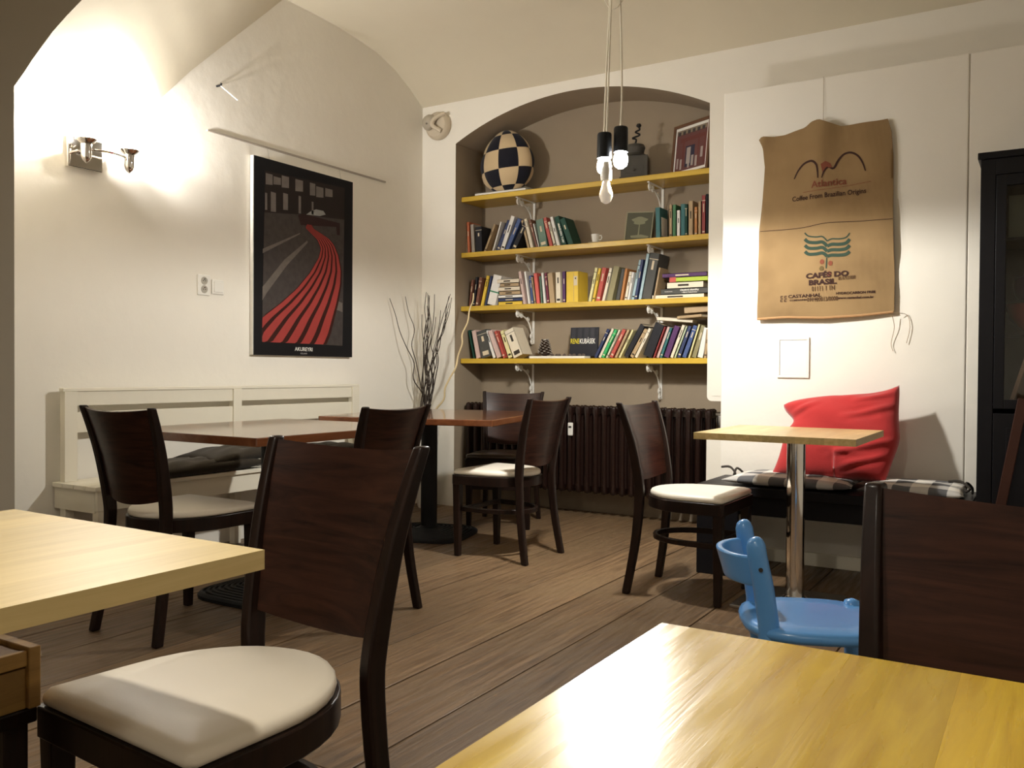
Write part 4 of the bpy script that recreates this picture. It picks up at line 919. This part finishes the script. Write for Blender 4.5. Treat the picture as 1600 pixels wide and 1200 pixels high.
def bulge(x, z):
    xx = (x+1.0)/.33; tz = (z-1.3)/1.0
    d = .020+.014*max(0, 1-xx*xx)+.008*sin(6*x+2.5*z)*sin(5*z)+.004*sin(23*x+3*z)*tz
    d += .020*math.exp(-((x+1.02)/.06)**2)*max(0, tz-.55)*2+.012*math.exp(-((x+1.31)/.025)**2)*tz
    d += .006*sin(40*(x+1.33))*max(0, tz-.8)*3+.004*sin(9*x-14*z)+.003*sin(31*z+7*x)*max(0, 1-tz)
    return d
def sack_pt(u, v):
    x = lerp(-1.334, -.655, u); z = lerp(zB(x), zT(x), v); x = lerp(xL(z), xR(z), u); z = lerp(zB(x), zT(x), v)
    return (x, YR-bulge(x, z), z)
def sk(u, v): return Vector(sack_pt(u, v)), Vector((0, -1, 0))
t = thing('burlap_sack', 'brown printed coffee sack hanging on the right wall', 'sack')
MB().sheet(sk, .010, 46, 60).build('cloth', 'burlap', t, smooth=True, ang=80)
def SP(x, z, o_=.0068): return (x, YR-bulge(x, z)-o_, z)
def strip(pts, wd, m, nme, o_=.0068):
    P = smoothpath([(x, 0, z) for x, z in pts], 5); q = MB(); vs = []
    for i, p in enumerate(P):
        a, b_ = P[max(i-1, 0)], P[min(i+1, len(P)-1)]; tt = (b_-a).normalized(); nn = Vector((-tt.z, 0, tt.x)); ww = wd*(.55+.45*sin(pi*i/(len(P)-1))) if nme == 'swoosh_print' else wd
        vs += [SP(p.x+nn.x*ww/2, p.z+nn.z*ww/2, o_), SP(p.x-nn.x*ww/2, p.z-nn.z*ww/2, o_)]
    q.add(vs, [(2*i, 2*i+1, 2*i+3, 2*i+2) for i in range(len(P)-1)]); return q.build(nme, m, t, fix=False)
pb = shade('print_brown', (.045, .022, .018), .9); pr = shade('print_red', (.19, .055, .03), .95); pt_ = shade('print_teal', (.035, .058, .042), .95)
strip(S_ARC1, .011, pb, 'swoosh_print'); strip(S_ARC2, .011, pb, 'swoosh_print'); strip(S_SEAM, .003, pb, 'stitched_seam')
q = MB().add([SP(*p) for p in S_LOZ], [tuple(range(6))]); q.build('lozenge_print', pr, t, fix=False); strip(S_STEM, .006, pt_, 'stem_print')
for k in range(4):
    strip(globals()['S_WL%d' % k], .0165 if k else .007, pt_, 'wing_print'); strip(globals()['S_WR%d' % k], .0165 if k else .007, pt_, 'wing_print')
for d, m_ in ((S_D1, pr), (S_D2, pr), (S_D3, pr), (S_D4, shade('print_olive', (.12, .08, .03), .9))):
    MB().add([SP(d[0]+.011*cos(k*pi/8), d[1]+.013*sin(k*pi/8), .0072) for k in range(16)], [tuple(range(16))]).build('dot_print', m_, t, fix=False)
def stext(s_, size, c, m_, rot=0, xs=1, bold=.02, nme='sack_lettering', arc=0):
    def fn(p):
        x, z = p.x, p.y; z += arc*x*x; return Vector(SP(c[0]+x*cos(rot)-z*sin(rot), c[1]+x*sin(rot)+z*cos(rot), .0075))
    text(s_, size, nme, m_, t, None, bold, fn=fn, xs=xs)
ra = math.atan2(S_COF1[1]-S_COF0[1], S_COF1[0]-S_COF0[0])
stext('Atlantica', .048, S_ATL, pr, ra*.7); stext('Coffee From Brazilian Origins', .035, ((S_COF0[0]+S_COF1[0])/2, (S_COF0[1]+S_COF1[1])/2), pb, ra, .86, .012)
strip([(S_ATL[0]-.13, S_ATL[1]-.035), (S_ATL[0]+.06, S_ATL[1]-.025), (S_ATL[0]+.2, S_ATL[1]-.01)], .002, pr, 'rule_print')
stext('CAFÉS DO', .036, S_CAFE, pb, .03, 1.25, .05); stext('BRASIL', .036, S_BRA, pb, .02, 1.25, .05)
stext('CASTANHAL', .023, S_CAS, pb, .02, 1.25, .03); stext('COMPANHIA TÊXTIL', .012, S_COM, pb, .02, 1.25, .03)
stext('HYDROCARBON FREE', .017, S_HYD, pb, .01, 1.1, .03); stext('www.castanhal.com.br', .017, S_WWW, pb, .0, 1.1, .03)
stext('01111 1 1N', .034, S_ST1, shade('print_faint', (.10, .055, .03), .9), .03, .7); stext('011120013/0008', .03, S_ST2, 'print_faint', .02, .75); stext('01/17131000', .026, S_ST3, 'print_faint', .05, .6)
q = MB()
for i, (dx, dz) in enumerate(((-.012, .009), (.008, .009), (-.012, -.009), (.008, -.009))):
    a_, b_ = S_LOGO[0]+dx, S_LOGO[1]+dz
    for (x0, x1, z0_, z1_) in ((0, .013, .010, .0135), (0, .0035, 0, .0135), (0, .013, 0, .0035)): q.add([SP(a_+x, b_+z-.006, .0072) for x, z in ((x0, z0_), (x1, z0_), (x1, z1_), (x0, z1_))], [(0, 1, 2, 3)])
q.build('logo_print', pb, t, fix=False)
q = MB().tube([(x, YR-bulge(x, z)-.004, z-.003) for x, z in [(lerp(-1.335, -.66, k/20), zB(lerp(-1.335, -.66, k/20))) for k in range(21)]], .0065, 8); q.build('rolled_hem', shade('hem', (.42, .24, .11), .9), t, smooth=True)
for p in ([(-.665, 4.665, 1.30), (-.655, 4.68, 1.24), (-.67, 4.69, 1.16), (-.66, 4.69, 1.12)], [(-.655, 4.66, 1.31), (-.60, 4.69, 1.30), (-.585, 4.69, 1.24), (-.60, 4.69, 1.16)]): MB().tube(smoothpath(p, 5), .0016, 5).build('loose_thread', shade('thread', (.35, .25, .15)), t)
MB().tube([(-1.01, YR-.01, 2.32), (-1.012, YR-.004, 2.545)], .001, 5).build('hanging_string', shade('thread', (.35, .25, .15)), t)
# ---------------------------------------------------------------- dark cabinet at the right
t = thing('glass_cabinet', 'tall black display cabinet with glazed door at right edge', 'cabinet', (-.262, 4.30, 0))
W, H, Dp = .90, 1.97, .36
q = MB().box(0, .02, 0, Dp, 0, H-.03).box(W-.02, W, 0, Dp, 0, H-.03).box(0, W, Dp-.01, Dp, 0, H-.03).box(0, W, 0, Dp, .05, .07); q.build('carcass', 'black', t, bevel=.002)
bx(-.012, W+.012, -.012, Dp+.005, H-.03, H).build('top', 'black', t, bevel=.004); q = MB().box(0, .058, -.002, .018, .0, H-.03).box(W-.058, W, -.002, .018, 0, H-.03).box(.058, W-.058, -.002, .018, H-.1, H-.03); q.build('face_frame', 'black', t, bevel=.002)
for x0, x1 in ((.060, .448), (.452, W-.060)):
    d = MB().box(x0, x0+.04, -.006, .014, .86, 1.868).box(x1-.04, x1, -.006, .014, .86, 1.868).box(x0+.04, x1-.04, -.006, .014, .86, .90).box(x0+.04, x1-.04, -.006, .014, 1.82, 1.868).build('door', 'black', t, bevel=.002)
    bx(x0+.04, x1-.04, .002, .006, .90, 1.82).build('pane', shade('cabinet_glass', (.9, .95, .95), .02, trans=1), d)
    d = bx(x0, x1, -.006, .014, .12, .84).build('door', 'black', t, bevel=.003); bx(x0+.05, x1-.05, -.009, -.005, .18, .78).build('door_panel', 'black', d, bevel=.003)
for z in (.87, 1.19, 1.33, 1.60): bx(.02, W-.02, .03, Dp-.01, z-.012, z).build('inner_shelf', 'black', t)
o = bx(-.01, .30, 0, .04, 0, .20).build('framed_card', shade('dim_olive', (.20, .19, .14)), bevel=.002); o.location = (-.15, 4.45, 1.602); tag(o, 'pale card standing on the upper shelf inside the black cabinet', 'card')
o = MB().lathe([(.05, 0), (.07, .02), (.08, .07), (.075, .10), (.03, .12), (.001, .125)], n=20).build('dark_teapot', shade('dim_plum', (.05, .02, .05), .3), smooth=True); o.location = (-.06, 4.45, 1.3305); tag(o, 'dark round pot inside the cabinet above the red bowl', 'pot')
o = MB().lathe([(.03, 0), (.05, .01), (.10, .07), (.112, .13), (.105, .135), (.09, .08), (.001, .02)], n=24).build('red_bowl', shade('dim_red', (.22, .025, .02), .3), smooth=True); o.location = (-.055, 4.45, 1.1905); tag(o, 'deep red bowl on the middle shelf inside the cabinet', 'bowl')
o = bx(0, .018, 0, .20, 0, .235).build('leaning_tray', shade('tray_brown', (.25, .13, .07), .4), bevel=.002); o.location = (-.150, 4.34, .8715); o.rotation_euler = (0, R(17), R(-20)); tag(o, 'light brown wooden tray leaning inside the cabinet bottom', 'tray')
o = bx(-.02, .02, -.012, .012, 0, .92).build('wooden_batten', shade('batten_brown', (.045, .018, .012), .4), bevel=.003); o.location = (-.24, 4.20, 0); o.rotation_euler = (R(-4), R(9.5), 0); tag(o, 'dark reddish wooden batten leaning against the black cabinet', 'batten')
# ---------------------------------------------------------------- vase with willow twigs
t = thing('floor_vase', 'tall white floor vase in the corner holding willow twigs', 'vase', (-3.90, 5.12, 0))
MB().lathe([(.001, 0), (.055, 0), (.062, .02), (.075, .25), (.092, .50), (.10, .60), (.09, .605), (.07, .3), (.001, .05)], n=24).build('body', 'whitep', t, smooth=True)
rt_ = random.Random(5)
TW = [((611, 462), [(.0, 0)]), ]
ends = [(-4.035, 1.525, -.26), (-4.02, 1.55, -.10), (-3.95, 1.57, .1), (-3.90, 1.55, .0), (-3.88, 1.575, .02), (-3.865, 1.58, -.02), (-3.85, 1.56, .04), (-3.82, 1.565, -.04), (-3.79, 1.45, .0), (-3.72, 1.55, .03), (-3.70, 1.50, -.02), (-3.67, 1.56, .0), (-3.64, 1.53, .06), (-3.86, 1.48, .05), (-3.80, 1.40, -.05), (-3.75, 1.44, .04), (-3.92, 1.42, -.03), (-3.84, 1.52, 0)]
for i, (ex, ez, kink) in enumerate(ends):
    bx0 = (rt_.uniform(-.04, .05), rt_.uniform(-.05, .04)); x1, z1 = ex+3.90, ez; ey = kink if abs(kink) > .08 else rt_.uniform(-.06, .06)
    pts = [(bx0[0]*.6, bx0[1]*.6, .08), (bx0[0], bx0[1], .60)]; nn = 8
    for k in range(1, nn+1):
        f = k/nn; amp = .026*sin(pi*f)
        pts.append((lerp(bx0[0], x1, f**1.25)+rt_.uniform(-1, 1)*amp, lerp(bx0[1], ey, f)+rt_.uniform(-1, 1)*amp, lerp(.60, z1, f)))
    P = smoothpath(pts, 4); n_ = len(P)
    o = MB().tube(P, [lerp(.0052, .002, j/n_) for j in range(n_)], 6).build('willow_twig', 'twig', smooth=True); o.location = (-3.90, 5.12, 0)
    tag(o, 'dark curly willow twig standing in the white vase', 'twig', 'dark willow twigs in the white vase')
P = smoothpath([(-3.88, 5.10, .30), (-3.85, 5.09, .62), (-3.80, 5.10, .72), (-3.725, 5.10, .80), (-3.70, 5.08, .88), (-3.655, 5.08, .96), (-3.60, 5.07, 1.03), (-3.585, 5.08, 1.12), (-3.545, 5.07, 1.20), (-3.545, 5.07, 1.27), (-3.50, 5.07, 1.35), (-3.49, 5.08, 1.44), (-3.455, 5.07, 1.50), (-3.45, 5.07, 1.555)], 4)
o = MB().tube(P, [lerp(.008, .0045, j/len(P)) for j in range(len(P))], 7).build('willow_twig', 'twigy', smooth=True); tag(o, 'pale peeled curly twig leaning in front of the niche shelves', 'twig')
# ---------------------------------------------------------------- pendant lamps
t = thing('pendant_lamp', 'cluster pendant of black sockets and bare bulbs on white cords', 'lamp', (-1.70, 3.62, 0))
cm = shade('cord_white', (.85, .80, .68), .6); bk_ = shade('socket_black', (.02, .022, .025), .4)
SK = [((-.035, -.02), 2.015, True), ((.026, .025), 2.045, True), ((-.02, -.03), 1.90, False)]
for (x, y), z, big in SK:
    P = smoothpath([(x, y, z+.105), (x+.003, y, z+.25), (x*.6+.004, y, z+.6), (x*.3, y*.3, 2.95), (x*.2, y*.2, 3.30)], 5)
    MB().tube(P, .0045, 6).build('cord', cm, t, smooth=True)
    if big:
        MB().lathe([(.004, .11), (.007, .085), (.020, .075), (.001, .074)], (x, y, z), 14).build('cord_grip', cm, t, smooth=True)
        MB().lathe([(.001, .078), (.030, .078), (.033, .07), (.034, -.036), (.032, -.036), (.031, .05), (.001, .06)], (x, y, z), 20).build('socket', bk_, t, smooth=True)
        MB().lathe([(.012, -.02), (.018, -.035), (.030, -.05), (.034, -.073), (.028, -.096), (.012, -.108), (.001, -.109)], (x, y, z), 18).build('bulb', 'glow', t, smooth=True)
        l = bpy.data.lights.new('bulb_light', 'SPOT'); l.energy = SPOT_PENDANT; l.color = (1, .975, .91); l.spot_size = R(179); l.spot_blend = .22; l.shadow_soft_size = .028
        lo = bpy.data.objects.new('bulb_light', l); COL.objects.link(lo); lo.location = (-1.70+x, 3.62+y, z-.14)
    else:
        MB().lathe([(.006, .10), (.022, .085), (.026, .04), (.024, .005), (.001, .004)], (x, y, z-.03), 18).build('socket', 'whitep', t, smooth=True)
        MB().lathe([(.014, .005), (.020, -.02), (.030, -.052), (.031, -.066), (.022, -.09), (.008, -.099), (.001, -.10)], (x, y, z-.03), 18).build('bulb', 'glowdim', t, smooth=True)
MB().lathe([(.04, 0), (.04, -.012), (.015, -.03), (.001, -.03)], (0, 0, 3.309), 16).build('canopy', cm, t, smooth=True)
for p in ([(0, 0, 3.28), (.09, .01, 3.0), (.02, .0, 2.76), (-.02, 0, 2.74)], [(.2, .02, 3.30), (.13, .01, 2.90), (.05, .0, 2.70), (-.02, 0, 2.66), (-.09, 0, 2.80)], [(0, 0, 3.28), (-.07, 0, 2.95), (-.03, 0, 2.76), (.0, 0, 2.72)]): MB().tube(smoothpath(p, 6), .0022, 5).build('cord_loop', cm, t)
# two-arm sconce
t = thing('wall_sconce', 'chrome two-arm sconce lit upward on the left wall', 'lamp', (XL, 2.55, 2.06))
bx(0, .03, -.095, .085, -.075, .075).build('back_plate', 'chrome', t, bevel=.004)
MB().tube(smoothpath([(.03, -.02, .0), (.09, -.01, .01), (.11, .08, .015), (.10, .17, .01)], 5), .007, 8).build('arm', 'chrome', t, smooth=True)
MB().tube(smoothpath([(.03, -.04, .01), (.08, -.06, .0), (.11, -.06, .0)], 4), .007, 8).build('arm', 'chrome', t, smooth=True)
for y, x in ((-.055, .115), (.185, .10)):
    c_ = MB().lathe([(.001, -.065), (.008, -.06), (.018, -.05), (.024, -.035), (.026, .025), (.048, .045), (.050, .050), (.046, .050), (.024, .032), (.001, .03)], (x, y, 0), 18).build('cup', 'chrome', t, smooth=True)
    MB().lathe([(.008, .04), (.012, .05), (.013, .075), (.006, .09), (.001, .092)], (x, y, 0), 12).build('bulb', 'glow2', t, smooth=True)
